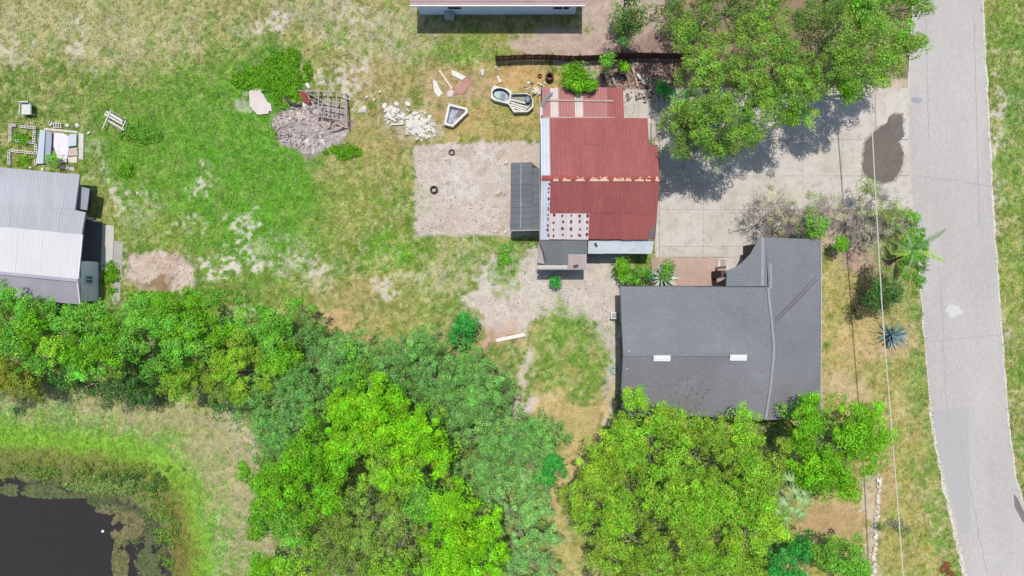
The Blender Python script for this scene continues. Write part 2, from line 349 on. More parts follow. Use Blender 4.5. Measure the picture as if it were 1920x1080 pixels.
ground = D.objects.new('ground', me); col.objects.link(ground); ground['kind'] = 'structure'; ORG['ground'] = Vector((0, 0, 0))

# ------------------------------------------------------------------ no-grass areas (buildings, road, slabs)
ROAD_L = [(1722, -420), (1712, 0), (1703, 150), (1703, 300), (1712, 400), (1722, 480), (1730, 600), (1742, 740), (1760, 860), (1783, 960), (1812, 1080), (1860, 1240), (1960, 1500)]
ROAD_R = [(1826, -420), (1842, 0), (1852, 200), (1862, 400), (1876, 600), (1890, 790), (1905, 900), (1936, 1000), (1990, 1110), (2060, 1240), (2180, 1500)]
ROAD = ROAD_L + ROAD_R[::-1]
NOGRASS = [ROAD, DRIVE, [(1010, 180), (1225, 230), (1225, 480), (1100, 490), (1010, 520)], [(1155, 540), (1520, 540), (1520, 760), (1155, 760)], [(1350, 450), (1525, 450), (1525, 560), (1350, 560)],
           [(190, 420), (216, 420), (216, 500), (190, 500)], [(214, 452), (232, 452), (226, 560), (212, 560)], [(955, 310), (1012, 310), (1012, 432), (955, 432)], [(-400, 310), (180, 330), (180, 570), (-400, 560)], [(72, 245), (150, 245), (150, 308), (72, 308)]]
def nograss(x, y):
    u = x * PX + 960; v = 540 - y * PX; m = np.zeros(x.shape, bool)
    for poly in NOGRASS: m |= sdpoly(u, v, poly) > 0
    return m

# ------------------------------------------------------------------ grass: one object of loose blades
N = 210000
tx = rng.uniform(-40, 40, N); ty = rng.uniform(-23.5, 23.5, N)
tc, tg, _ = ground_cover(tx, ty)
keep = (rng.random(N) < tg * (.35 + .9 * fbm(tx * 1.7, ty * 1.7, 3, 90))) & ~nograss(tx, ty)
tx, ty, tc, tg = tx[keep], ty[keep], tc[keep], tg[keep]
tz = ground_z(tx, ty); n = len(tx); nb = 3
bx = np.repeat(tx, nb) + rng.normal(0, .05, n * nb); by = np.repeat(ty, nb) + rng.normal(0, .05, n * nb); bz = np.repeat(tz, nb)
ang = rng.uniform(0, 2 * np.pi, n * nb); ln = rng.uniform(.07, .2, n * nb) * np.repeat(.6 + .6 * tg, nb); ht = ln * rng.uniform(.35, .8, n * nb); wd = rng.uniform(.018, .045, n * nb)
dx, dy = np.cos(ang), np.sin(ang); V = np.empty((n * nb, 3, 3))
V[:, 0] = np.stack([bx - dy * wd, by + dx * wd, bz], -1); V[:, 1] = np.stack([bx + dy * wd, by - dx * wd, bz], -1); V[:, 2] = np.stack([bx + dx * ln, by + dy * ln, bz + ht], -1)
bc = np.repeat(tc, nb, axis=0) * rng.uniform(1.0, 1.6, (n * nb, 1)) * np.where(rng.random((n * nb, 1)) < .07, np.array([[1.5, 1.3, 1.1]]), 1.0)
g_o = np_mesh('grass', V.reshape(-1, 3), 3, np.clip(bc, 0, .8), GRASS); tag(g_o, 'short patchy grass growing over the yards and verges', 'grass', kind='stuff')

# ------------------------------------------------------------------ foliage
def leaves_from_clumps(cc, cr, base, n_leaf, L, W, jit=.22, flat=.75, rnd_n=.75, seed=0, yel=.0, down=.25):
    """cc (n,3) clump centres, cr (n,) radii, base (n,3) colour"""
    rg = np.random.default_rng(seed); n = len(cc); m = n * n_leaf
    c = np.repeat(cc, n_leaf, 0); r = np.repeat(cr, n_leaf); b = np.repeat(base, n_leaf, 0)
    z = rg.uniform(-down, 1, m); a = rg.uniform(0, 2 * np.pi, m); s = np.sqrt(np.clip(1 - z * z, 0, 1)); d = np.stack([s * np.cos(a), s * np.sin(a), z * flat], -1)
    rr = r * (1 - np.abs(rg.normal(0, jit, m))) * rg.uniform(.82, 1.12, m); p = c + d * rr[:, None]
    nn = d + np.array([0, 0, .35]) + rg.normal(0, rnd_n, (m, 3)) * .6; nn /= np.linalg.norm(nn, axis=1, keepdims=True)
    t = np.cross(nn, rg.normal(0, 1, (m, 3))); t /= np.linalg.norm(t, axis=1, keepdims=True) + 1e-9; bt = np.cross(nn, t)
    l = (L * rg.uniform(.65, 1.3, m) / 2)[:, None]; wd = (W * rg.uniform(.7, 1.25, m) / 2)[:, None]
    V = np.empty((m, 4, 3)); V[:, 0] = p - t * l; V[:, 1] = p + bt * wd; V[:, 2] = p + t * l; V[:, 3] = p - bt * wd
    cl = b * rg.uniform(.7, 1.3, (m, 1)); k = rg.random((m, 1)); cl = np.where(k < .06 + yel, cl * np.array([1.45, 1.2, .9]), cl); cl = np.where(k > .985, cl * np.array([1.5, 1.0, .9]), cl)
    return V.reshape(-1, 3), np.clip(cl, 0.003, .8)
KIND = {  # colour, clump radius, clumps per m2, leaves per clump, leaf length, width, relief, gap
 'lime':    (CL(104, 156, 20), .40, 3.4, 105, .16, .09, .24, .05),
 'bright':  (CL(92, 142, 24), .42, 3.2, 100, .16, .09, .26, .07),
 'green':   (CL(92, 142, 46), .42, 3.2, 100, .16, .09, .28, .09),
 'mid':     (CL(98, 152, 52), .38, 3.2, 95, .14, .085, .26, .10),
 'vine':    (CL(98, 140, 72), .32, 4.2, 95, .12, .065, .10, .03),
 'vinepale':(CL(114, 154, 88), .30, 4.2, 95, .11, .06, .09, .04),
 'olive':   (CL(108, 138, 42), .38, 3.4, 105, .13, .08, .26, .11),
 'oliveg':  (CL(110, 150, 40), .38, 3.4, 105, .13, .08, .26, .11),
 'mott':    (CL(104, 130, 54), .36, 3.0, 90, .14, .07, .26, .16),
 'oak':     (CL(102, 134, 50), .38, 3.6, 95, .14, .07, .36, .07),
 'oakd':    (CL(82, 106, 48), .38, 3.4, 90, .14, .07, .30, .12),
 'emerald': (CL(50, 130, 50), .40, 3.2, 100, .16, .09, .22, .06),
 'dark':    (CL(66, 100, 46), .40, 2.9, 90, .15, .08, .26, .12),
 'yellow':  (CL(116, 152, 40), .36, 3.4, 105, .13, .08, .22, .07),
 'rust':    (CL(112, 126, 42), .34, 3.4, 105, .12, .07, .2, .07),
 'grey':    (CL(150, 150, 120), .30, 2.6, 50, .11, .05, .35, .35),
 'greyg':   (CL(118, 140, 76), .30, 3.0, 60, .12, .055, .35, .25),
 'duskd':   (CL(74, 74, 50), .26, 3.0, 55, .14, .06, .3, .25),
}
FACES = 0
def crown_mesh(lobes, seed, dens=1.0):
    """lobes: (px, py, r_px, top height, kind)"""
    global FACES
    Vs, Cs = [], []; rg = np.random.default_rng(seed)
    for li, (px, py, rp, ht, kd) in enumerate(lobes):
        colr, cr, cpm, nl, L, W, rel, gap = KIND[kd]
        rad = rp / PX * (1 - ht * .85 / H); ez = min(rad * .75, ht * .55); c0 = np.array(P(px, py, ht - ez * .35)); c0[2] = ht - ez
        nc = max(4, int(math.pi * rad * rad * cpm * dens * 1.45))
        smooth_ = kd in ('vine', 'vinepale'); ns = max(4, int((3.8 if not smooth_ else 2.2) * rad * rad)) if rad > .7 else 4
        a = rg.uniform(0, 2 * np.pi, ns); rho = np.sqrt(rg.random(ns)) * (.90 if rad > 1.6 else .58); edge = 1 + .12 * np.sin(3 * a + seed) + .08 * np.sin(5 * a + li)
        zz = np.sqrt(np.clip(1 - rho ** 2, 0, 1)); srad = rad * (rg.uniform(.28, .48, ns) if rad > 1.6 else rg.uniform(.48, .62, ns)) * (1 if rad < 2.2 else 2.2 / rad) * (1.35 if smooth_ else 1)
        sc = np.stack([c0[0] + np.cos(a) * rho * edge * rad, c0[1] + np.sin(a) * rho * edge * rad, c0[2] + zz * ez * .72 + rg.normal(0, rel * .35, ns) * ez], -1)
        stone_ = rg.uniform(.8, 1.2, ns)
        k = rg.choice(ns, nc, p=srad ** 2 / (srad ** 2).sum()); a = rg.uniform(0, 2 * np.pi, nc); rho = np.sqrt(rg.random(nc)); zz = np.sqrt(np.clip(1 - rho ** 2, 0, 1))
        sr = srad[k] * (1 + rg.normal(0, .12, nc)); cx = sc[k, 0] + np.cos(a) * rho * sr; cy = sc[k, 1] + np.sin(a) * rho * sr; cz = sc[k, 2] + zz * sr * (.45 if smooth_ else .85) - (rho > .9) * rg.random(nc) * sr * .6
        rn = stone_[k]
        gapn = fbm(cx * .75 + seed, cy * .75, 2, 5); kp = gapn > np.quantile(gapn, gap)
        cx, cy, cz, rn = cx[kp], cy[kp], np.maximum(cz[kp], .25), rn[kp]; m = len(cx)
        b = np.tile(np.array(colr), (m, 1)) * rn[:, None] * rg.uniform(.86, 1.14, (m, 1)) * (1 + rg.normal(0, .08, (m, 3)))
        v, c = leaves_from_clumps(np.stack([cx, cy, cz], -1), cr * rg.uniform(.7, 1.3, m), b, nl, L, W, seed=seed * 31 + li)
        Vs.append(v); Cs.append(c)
        # lower, sparser foliage inside the crown
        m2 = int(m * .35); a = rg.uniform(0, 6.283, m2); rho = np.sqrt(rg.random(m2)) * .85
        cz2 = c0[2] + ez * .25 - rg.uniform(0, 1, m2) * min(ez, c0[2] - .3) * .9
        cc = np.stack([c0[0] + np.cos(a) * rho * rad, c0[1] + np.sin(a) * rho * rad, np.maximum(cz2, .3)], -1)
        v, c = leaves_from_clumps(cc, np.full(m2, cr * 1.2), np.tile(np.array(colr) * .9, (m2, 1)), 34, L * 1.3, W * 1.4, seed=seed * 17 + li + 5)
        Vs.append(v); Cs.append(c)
    V = np.concatenate(Vs); Cc = np.concatenate(Cs); FACES += len(Cc); return V, Cc
def tree(name, label, cat, lobes, seed, bark=BARK, group=None, trunk_r=.16, twigs=0, dens=1.0, lean=(0, 0)):
    pts = [P(l[0], l[1], l[3] * .8) for l in lobes]; cx = sum(p[0] for p in pts) / len(pts) + lean[0]; cy = sum(p[1] for p in pts) / len(pts) + lean[1]
    root = thing(name, (cx, cy, 0), label, cat, group)
    hmin = min(l[3] for l in lobes); r_ = random.Random(seed); fork = Vector((cx + r_.uniform(-.1, .1), cy + r_.uniform(-.1, .1), max(.25, hmin * .33)))
    tr = MB(); tr.tube([(cx, cy, -.05), (cx + .05, cy + .03, fork.z * .5), fork], [trunk_r * 1.4, trunk_r * 1.05, trunk_r], 8); tr.build('trunk', bark, root, smooth=True)
    for l, p in zip(lobes, pts):
        p = Vector(p); br = MB(); mid = fork.lerp(p, .55) + Vector((r_.uniform(-.3, .3), r_.uniform(-.3, .3), .2 + .05 * l[3]))
        mid.z = min(mid.z, p.z); br.tube([fork - Vector((0, 0, .1)), fork.lerp(mid, .5) + Vector((r_.uniform(-.1, .1), r_.uniform(-.1, .1), 0)), mid, p], [trunk_r * .75, trunk_r * .55, trunk_r * .4, .02], 6)
        rad = l[2] / PX
        for k in range(6 + twigs):
            a = r_.uniform(0, 6.28); q = mid.lerp(p, r_.uniform(.0, .9)); e = q + Vector((math.cos(a), math.sin(a), .25)) * rad * r_.uniform(.5, .95); e.z = min(e.z, l[3] - .1 if twigs else l[3] - .4)
            h = q.lerp(e, .5) + Vector((r_.uniform(-.2, .2), r_.uniform(-.2, .2), .1)); tk = .45 if twigs > 10 else 1; br.tube([q, h, e], [.05 * tk, .032 * tk, .01], 4)
            for j in range(2 + twigs // 4):
                s = h.lerp(e, r_.uniform(0, .8)); a2 = a + r_.uniform(-1.2, 1.2); f = s + Vector((math.cos(a2), math.sin(a2), r_.uniform(0, .4))) * rad * .35; br.tube([s, f], [.022 * (.6 if twigs > 10 else 1), .006], 3)
        br.build('branch', bark, root, smooth=True)
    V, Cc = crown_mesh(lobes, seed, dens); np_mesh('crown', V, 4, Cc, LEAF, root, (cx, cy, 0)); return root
G_HEDGE = 'trees along the pond hedge'; G_WOOD = 'trees of the central thicket'
TREES = [
 # name, label, category, lobes, group
 ('broadleaf_tree', 'mid green tree at the left photo edge just below the grey metal roof', [(28, 590, 52, 5, 'green'), (75, 612, 42, 4.6, 'bright'), (-30, 600, 50, 5, 'green'), (20, 640, 45, 4.4, 'green')], G_HEDGE),
 ('olive_tree', 'brownish olive bushy tree in the lower left corner of the hedge above the pond', [(22, 712, 48, 4, 'rust'), (-30, 700, 50, 4.2, 'rust'), (62, 726, 22, 2.6, 'rust')], G_HEDGE),
 ('shrub_tree', 'small round yellow green tree among the bigger hedge trees left of the pond path', [(97, 662, 27, 5.2, 'yellow')], G_HEDGE),
 ('broadleaf_tree', 'fresh green tree directly below the gable wall of the metal roofed house', [(135, 610, 40, 5, 'mid'), (180, 600, 45, 5.2, 'green'), (150, 650, 42, 4.6, 'bright'), (75, 680, 32, 3.6, 'green')], G_HEDGE),
 ('broadleaf_tree', 'dark green tree hanging over the pond bank below the pale twiggy tree', [(135, 715, 42, 3, 'dark'), (235, 712, 55, 3.4, 'dark'), (262, 735, 30, 2.4, 'dark')], G_HEDGE),
 ('broadleaf_tree', 'pale green tree with bare grey twigs showing in the hedge middle', [(175, 670, 48, 4.8, 'mid'), (215, 645, 42, 5.2, 'bright'), (205, 690, 30, 4.4, 'mott')], G_HEDGE),
 ('broadleaf_tree', 'bright green round tree below the bare sand rectangle', [(262, 600, 55, 5.2, 'mid'), (285, 650, 50, 5.6, 'green'), (245, 655, 34, 4.6, 'dark')], G_HEDGE),
 ('broadleaf_tree', 'tallest bright green tree of the hedge with fine grey branches on top', [(335, 585, 48, 5.6, 'bright'), (330, 630, 50, 6, 'green'), (378, 615, 46, 5.6, 'bright'), (360, 660, 45, 5.4, 'green')], G_HEDGE),
 ('olive_tree', 'olive green tree on the pond side of the tallest hedge tree', [(335, 715, 38, 3.8, 'oliveg'), (372, 702, 44, 4, 'olive'), (405, 725, 36, 3.4, 'mott')], G_HEDGE),
 ('broadleaf_tree', 'yellow green tree where the hedge meets the central thicket', [(440, 655, 38, 5.4, 'yellow'), (425, 690, 32, 5, 'yellow'), (455, 735, 26, 4.4, 'yellow'), (430, 750, 34, 3, 'dark')], G_HEDGE),
 ('broadleaf_tree', 'deep green tree beside the tan grass at the upper end of the thicket', [(470, 610, 44, 4.4, 'green'), (535, 612, 55, 4.6, 'green'), (500, 645, 44, 4.8, 'mid'), (575, 630, 34, 4, 'vine')], G_HEDGE),
 ('olive_tree', 'dull olive tree tucked between the yellow green tree and the vines', [(500, 690, 42, 4.6, 'oliveg'), (482, 660, 26, 4.8, 'olive'), (530, 672, 34, 4.6, 'bright')], G_HEDGE),
 ('vine_covered_tree', 'grey green vine covered trees at the left edge of the thicket beside the sandy path', [(500, 770, 62, 4.6, 'vine'), (560, 745, 60, 5, 'vine'), (500, 825, 50, 4.2, 'vine'), (560, 800, 55, 4.8, 'vine')], G_WOOD),
 ('vine_covered_tree', 'smooth vine covered mound just below the tan grass point of the thicket', [(625, 665, 44, 4.2, 'vine'), (600, 705, 55, 4.8, 'vine'), (650, 700, 52, 5, 'green')], G_WOOD),
 ('vine_covered_tree', 'wide grey green vine mound at the top of the thicket left of the round bush', [(710, 680, 52, 4.4, 'vine'), (770, 675, 60, 4.6, 'vine'), (740, 725, 60, 5, 'vine'), (820, 700, 60, 4.8, 'vine')], G_WOOD),
 ('vine_covered_tree', 'dark vine mound behind the round bush beside the sandy yard', [(870, 690, 48, 3.8, 'vine'), (900, 735, 60, 4.2, 'vine'), (835, 755, 60, 4.8, 'vine'), (925, 720, 30, 3, 'vine')], G_WOOD),
 ('vine_covered_tree', 'large grey green vine carpet of trees in the right half of the thicket', [(880, 810, 75, 4.8, 'vine'), (950, 800, 62, 4, 'vine'), (1005, 820, 52, 3.2, 'vine'), (930, 870, 68, 4.4, 'vine'), (1000, 880, 52, 3.2, 'vine')], G_WOOD),
 ('vine_covered_tree', 'pale grey green vine carpet at the lower right foot of the thicket', [(950, 935, 56, 4, 'vinepale'), (1000, 950, 42, 3, 'vinepale'), (985, 1010, 56, 3.4, 'vinepale'), (1000, 1075, 50, 3, 'vinepale'), (950, 1060, 40, 3.4, 'vinepale')], G_WOOD),
 ('creeper_clump', 'emerald green creeper clump bulging from the right side of the thicket', [(1035, 870, 26, 3, 'emerald'), (1025, 900, 26, 2.8, 'emerald')], G_WOOD),
 ('broadleaf_tree', 'bright lime tree reaching up between the vine mounds in the thicket', [(690, 745, 48, 7, 'lime'), (640, 775, 44, 7, 'lime'), (725, 790, 55, 7.2, 'lime'), (670, 800, 48, 7, 'lime')], G_WOOD),
 ('broadleaf_tree', 'bright lime tree at the very centre of the thicket', [(790, 800, 48, 7, 'lime'), (760, 850, 58, 7.4, 'lime'), (820, 850, 40, 6.6, 'lime'), (700, 850, 52, 7, 'oliveg'), (745, 895, 52, 7, 'oliveg')], G_WOOD),
 ('broadleaf_tree', 'bright green tree on the pond side of the thicket', [(590, 840, 48, 6.6, 'bright'), (560, 890, 55, 6.8, 'bright'), (620, 880, 45, 6.6, 'bright'), (640, 830, 38, 6.6, 'lime'), (600, 935, 50, 6.6, 'bright')], G_WOOD),
 ('broadleaf_tree', 'green tree overhanging the sandy path at the left of the thicket', [(488, 895, 36, 4.6, 'bright'), (520, 935, 50, 5.4, 'bright'), (492, 975, 38, 4.6, 'bright'), (540, 985, 50, 5.6, 'green')], G_WOOD),
 ('mottled_tree', 'olive mottled tree with grey twigs at the lower left of the thicket', [(600, 1000, 58, 6.4, 'mott'), (560, 1060, 55, 5.8, 'oliveg'), (650, 1060, 60, 6.4, 'mott'), (500, 1075, 40, 5, 'bright')], G_WOOD),
 ('mottled_tree', 'dull olive tree with bare twigs between the lime trees at the bottom of the thicket', [(680, 960, 60, 6.6, 'mott'), (740, 990, 60, 6.6, 'mott'), (730, 1060, 55, 6.4, 'oliveg'), (790, 940, 45, 6.6, 'green')], G_WOOD),
 ('broadleaf_tree', 'brilliant yellow lime tree at the bottom of the thicket beside the pale vines', [(840, 950, 52, 6.8, 'lime'), (880, 990, 58, 7, 'lime'), (820, 1020, 50, 6.6, 'lime'), (900, 1050, 58, 6.6, 'lime'), (830, 1075, 50, 6.4, 'lime')], G_WOOD),
 ('round_bush', 'round dark green bush standing alone above the thicket by the white plank', [(862, 612, 33, 2, 'emerald'), (862, 642, 18, 1.4, 'emerald')], None),
 ('broadleaf_tree', 'yellow olive tree against the lower left corner of the grey shingle roof', [(1200, 783, 46, 6.4, 'oliveg'), (1225, 818, 58, 7, 'oliveg'), (1135, 860, 48, 6.2, 'yellow'), (1180, 850, 48, 6.8, 'oliveg'), (1125, 900, 40, 5.8, 'olive')], 'trees below the grey shingle roof'),
 ('broadleaf_tree', 'broad olive tree under the middle of the grey shingle roof eave', [(1310, 803, 48, 6.8, 'olive'), (1388, 808, 44, 6.6, 'oliveg'), (1330, 850, 58, 7.2, 'olive'), (1270, 870, 58, 7.2, 'oliveg'), (1400, 855, 45, 6.8, 'oliveg')], 'trees below the grey shingle roof'),
 ('broadleaf_tree', 'olive tree with a ragged left side spreading over the dry grass strip', [(1085, 950, 46, 5, 'olive'), (1130, 965, 52, 5.8, 'oliveg'), (1190, 940, 55, 6.8, 'oliveg'), (1180, 1010, 58, 6.6, 'olive'), (1150, 1065, 50, 6, 'olive')], 'trees below the grey shingle roof'),
 ('broadleaf_tree', 'largest olive tree of the lower right group, centred below the house', [(1270, 945, 62, 7.4, 'oliveg'), (1340, 950, 62, 7.6, 'oliveg'), (1300, 1010, 65, 7.4, 'olive'), (1240, 1060, 55, 6.8, 'olive'), (1330, 1065, 60, 6.8, 'oliveg')], 'trees below the grey shingle roof'),
 ('broadleaf_tree', 'yellowish tree beside the pale fan palm below the house', [(1440, 880, 52, 6.8, 'olive'), (1410, 930, 52, 7, 'oliveg'), (1400, 990, 55, 7, 'yellow'), (1450, 985, 42, 6.4, 'yellow'), (1390, 1050, 50, 6.4, 'olive')], 'trees below the grey shingle roof'),
 ('broadleaf_tree', 'rich green tree by the lower right corner of the grey shingle roof', [(1508, 775, 42, 6, 'bright'), (1590, 790, 48, 6.6, 'bright'), (1560, 850, 58, 7, 'bright'), (1622, 850, 48, 6.4, 'bright'), (1515, 860, 48, 6.4, 'bright'), (1570, 910, 44, 6, 'bright'), (1525, 745, 22, 5.6, 'bright')], None),
 ('broadleaf_tree', 'emerald green tree at the bottom photo edge beside the stone edging', [(1480, 1060, 50, 5.4, 'emerald'), (1540, 1035, 36, 4.4, 'green'), (1590, 1055, 46, 4.6, 'green'), (1500, 1025, 26, 4.6, 'emerald')], None),
 ('oak_tree', 'oak crown reaching lowest over the concrete driveway beside the red roof', [(1330, 135, 56, 9, 'oak'), (1300, 215, 46, 8, 'oak'), (1375, 250, 46, 8, 'oak'), (1380, 180, 52, 9, 'oak'), (1282, 262, 38, 6.4, 'oakd'), (1348, 285, 26, 6, 'oak'), (1272, 215, 36, 7, 'oak'), (1325, 255, 44, 7.4, 'oak')], 'oaks over the driveway'),
 ('oak_tree', 'middle oak over the driveway with an olive tipped lower branch', [(1450, 130, 60, 9.4, 'oak'), (1440, 200, 46, 8.6, 'oak'), (1492, 225, 32, 7, 'oliveg'), (1500, 165, 46, 8.6, 'oak'), (1420, 70, 50, 9, 'oak')], 'oaks over the driveway'),
 ('oak_tree', 'oak crown over the driveway mouth crossed by the pale cable', [(1560, 130, 56, 9, 'oak'), (1600, 60, 60, 9, 'oak'), (1630, 135, 46, 8.4, 'oak'), (1680, 100, 40, 7.8, 'oak'), (1590, 170, 30, 8, 'bright'), (1705, 85, 28, 7.4, 'oak')], 'oaks over the driveway'),
 ('oak_tree', 'oak crown in the top right reaching over the edge of the asphalt road', [(1660, 20, 52, 8.4, 'green'), (1715, 14, 34, 7.6, 'oak'), (1600, -20, 60, 8.6, 'oak'), (1540, 40, 50, 9, 'oakd')], 'oaks over the driveway'),
 ('oak_tree', 'darker oak at the top photo edge above the fence end', [(1300, 50, 48, 8.6, 'oak'), (1370, 20, 55, 9, 'oakd'), (1450, 0, 58, 9, 'oak'), (1260, 15, 40, 8, 'oakd'), (1330, -50, 60, 8, 'oakd'), (1330, 75, 36, 8.4, 'mott')], 'oaks over the driveway'),
 ('evergreen_tree', 'small dark green tree behind the fence between the two houses lots', [(1178, 30, 34, 4.6, 'oakd'), (1178, 60, 28, 4, 'dark'), (1172, -5, 30, 4.6, 'green')], None),
 ('round_bush', 'round light green bush growing against the upper red metal roof', [(1085, 140, 30, 3.4, 'bright'), (1098, 152, 22, 3.2, 'bright'), (1070, 150, 22, 3.2, 'bright'), (1082, 160, 20, 3.3, 'bright')], None),
 ('small_bush', 'grey green bush leaning over the brown fence', [(1138, 112, 17, 2.6, 'mid'), (1132, 128, 12, 1.8, 'greyg')], None),
 ('small_bush', 'tiny bright green bush on the rubbish below the fence', [(1165, 121, 12, 1.4, 'lime')], None),
 ('small_bush', 'dark green bush between the patio slab and the oak', [(1252, 170, 20, 2, 'emerald')], None),
 ('shrub', 'bright feathery green shrub between the white lean-to and the house roof', [(1165, 498, 18, 1.8, 'bright'), (1160, 520, 14, 1.2, 'lime'), (1178, 512, 15, 1.4, 'green')], None),
 ('shrub', 'green shrub at the left of the grey spiky agave', [(1198, 520, 18, 1.3, 'green'), (1212, 512, 12, 1.2, 'emerald')], None),
 ('shrub', 'small dark green shrub at the right of the grey spiky agave', [(1257, 502, 11, 1.3, 'green'), (1250, 516, 9, 1, 'green')], None),
 ('small_bush', 'small green weed bush at the foot of the grey shed', [(1043, 526, 10, .9, 'emerald')], None),
 ('small_bush', 'small green bush growing among the scrap metal sheets', [(102, 298, 11, 1.2, 'mid')], None),
 ('bare_shrub', 'nearly leafless pale twiggy shrub above the house roof corner', [(1440, 395, 44, 3.2, 'grey'), (1470, 420, 34, 2.8, 'grey')], 'thinning shrubs above the house roof'),
 ('thin_shrub', 'thin green shrub touching the top right corner of the house roof', [(1520, 395, 40, 3.6, 'greyg'), (1530, 430, 30, 3.2, 'mid'), (1555, 385, 30, 3, 'grey')], 'thinning shrubs above the house roof'),
 ('thin_shrub', 'thin grey green shrub at the foot of the driveway under the cable', [(1632, 355, 30, 3.2, 'greyg'), (1610, 400, 38, 3, 'grey'), (1660, 400, 40, 3, 'greyg'), (1635, 440, 34, 2.6, 'grey')], 'thinning shrubs above the house roof'),
 ('small_bush', 'fresh green bush at the right edge of the house roof', [(1576, 462, 17, 1.8, 'bright')], None),
 ('thin_shrub', 'grey green shrub on the verge beside the young palm', [(1690, 420, 22, 2.2, 'greyg'), (1705, 405, 14, 2, 'mid')], None),
 ('dark_shrub', 'dark wilting shrub above the blue agave on the verge', [(1650, 545, 36, 2.2, 'dark'), (1672, 565, 22, 2, 'dark'), (1620, 570, 28, 1.6, 'duskd'), (1630, 520, 26, 1.2, 'duskd')], None),
 ('small_bush', 'sprawling grey green weed crossed by the cable near the stone edging', [(1655, 990, 14, .8, 'greyg'), (1705, 992, 16, .9, 'greyg'), (1680, 985, 10, .6, 'greyg')], None),
]
CATS = {'round_bush': 'bush', 'small_bush': 'bush', 'shrub': 'shrub', 'bare_shrub': 'shrub', 'thin_shrub': 'shrub', 'dark_shrub': 'shrub', 'creeper_clump': 'creeper'}
for i, (nm, lb, lobes, grp) in enumerate(TREES):
    hm = max(l[3] for l in lobes); thin = nm in ('bare_shrub', 'thin_shrub', 'dark_shrub')
    tree(nm, lb, CATS.get(nm, 'tree'), lobes, 100 + i, BARKD if nm in ('dark_shrub',) else (TWIG if thin else BARK), grp, trunk_r=.03 + .022 * hm, twigs=26 if nm == 'bare_shrub' else (18 if thin else (3 if 'mott' in nm or 'oak' in nm or (grp or '').startswith('trees below') else 0)))

# lush weed ground cover
def weeds(name, label, patches, seed):
    rg = np.random.default_rng(seed); cs, rs, bs = [], [], []
    for (px, py, rx, ry, kd, n) in patches:
        a = rg.uniform(0, 6.283, n); q = rg.random(n); x, y, _ = P(px, py); X = x + np.cos(a) * q * rx / PX; Y = y + np.sin(a) * q * ry / PX
        kp = fbm(X * 1.1, Y * 1.1, 3, seed) > .36; X, Y = X[kp], Y[kp]
        cs.append(np.stack([X, Y, np.maximum(ground_z(X, Y), -.62) + rg.uniform(.02, .16, len(X))], -1)); rs.append(rg.uniform(.12, .3, len(X))); bs.append(np.tile(np.array(KIND[kd][0]) * .82, (len(X), 1)) * rg.uniform(.8, 1.2, (len(X), 1)))
    V, c = leaves_from_clumps(np.concatenate(cs), np.concatenate(rs), np.concatenate(bs), 26, .13, .08, down=0, seed=seed); V[:, 2] = np.maximum(V[:, 2], np.maximum(ground_z(V[:, 0], V[:, 1]), -.62) + .01)
    o = np_mesh(name, V, 4, c, LEAF); tag(o, label, 'weeds', kind='stuff')
weeds('weed_patch', 'lush bright green weeds above the burnt pile and in the left yard', [(540, 130, 45, 38, 'bright', 420), (490, 150, 55, 22, 'bright', 300), (540, 180, 28, 24, 'bright', 160), (265, 252, 42, 18, 'green', 170), (640, 285, 40, 14, 'bright', 110), (240, 320, 20, 12, 'bright', 60)], 5)
weeds('reeds', 'dull olive reeds round the pond margin', [(120, 888, 260, 24, 'mott', 220), (280, 930, 45, 45, 'mott', 120), (250, 905, 70, 22, 'dark', 120), (310, 1010, 26, 70, 'mott', 160), (200, 915, 90, 14, 'greyg', 300)], 8)
weeds('weed_strip', 'green weeds along the edge between the yard and the hedge', [(210, 520, 12, 32, 'bright', 90), (300, 556, 60, 10, 'bright', 140), (400, 560, 70, 16, 'mid', 130), (1712, 480, 26, 75, 'mid', 260), (42, 262, 18, 9, 'bright', 60), (44, 302, 18, 10, 'oliveg', 60), (950, 490, 20, 30, 'mid', 70)], 6)

# ------------------------------------------------------------------ road, verge gravel, driveway, water
def ragged(pts, step, amp, seed):
    rg = random.Random(seed); out = []
    for (a, b) in zip(pts, pts[1:]):
        L = math.hypot(b[0] - a[0], b[1] - a[1]); n = max(1, int(L / step))
        for k in range(n):
            t = k / n; out.append((a[0] + (b[0] - a[0]) * t + rg.uniform(-amp, amp), a[1] + (b[1] - a[1]) * t))
    out.append(pts[-1]); return out
def strip_sheet(left, right, z, name, m, kind='structure'):
    """a sheet between two edges given as functions of picture row"""
    me = MB(); n = len(left); vs = [(*P(*p)[:2], z) for p in left] + [(*P(*p)[:2], z) for p in right]
    me.add(vs, [(i, i + 1, n + i + 1, n + i) for i in range(n - 1)]); o = me.build(name, m, None, (0, 0, 0)); o['kind'] = kind; return o
def at_row(pts, v):
    for (a, b) in zip(pts, pts[1:]):
        if a[1] <= v <= b[1]: t = (v - a[1]) / (b[1] - a[1]); return a[0] + (b[0] - a[0]) * t
    return pts[0][0] if v < pts[0][1] else pts[-1][0]
rows = np.arange(-420, 1500, 7); rr_ = random.Random(3)
asphalt = mat('worn_asphalt', C(192, 187, 181), .9, .08, .3, .10, 9, stretch=(1, .35, 1), bump=.3, spots=((C(172, 170, 174), .35, .56, .72, .5), (C(208, 206, 204), 1.6, .62, .72, .35)))
MATS['asphalt_grain'] = asphalt
L_ = [(at_row(ROAD_L, v) + rr_.uniform(-.5, .5), v) for v in rows]; R_ = [(at_row(ROAD_R, v) + rr_.uniform(-.5, .5), v) for v in rows]
strip_sheet(L_, R_, .028, 'road', asphalt)
gravel = mat('pale_shell_gravel', C(222, 214, 202), .95, .12, 1.2, .22, 9, bump=.5, spots=((C(178, 172, 140), 3, .54, .66, .6),))
rows2 = np.arange(-420, 1500, 2.5)
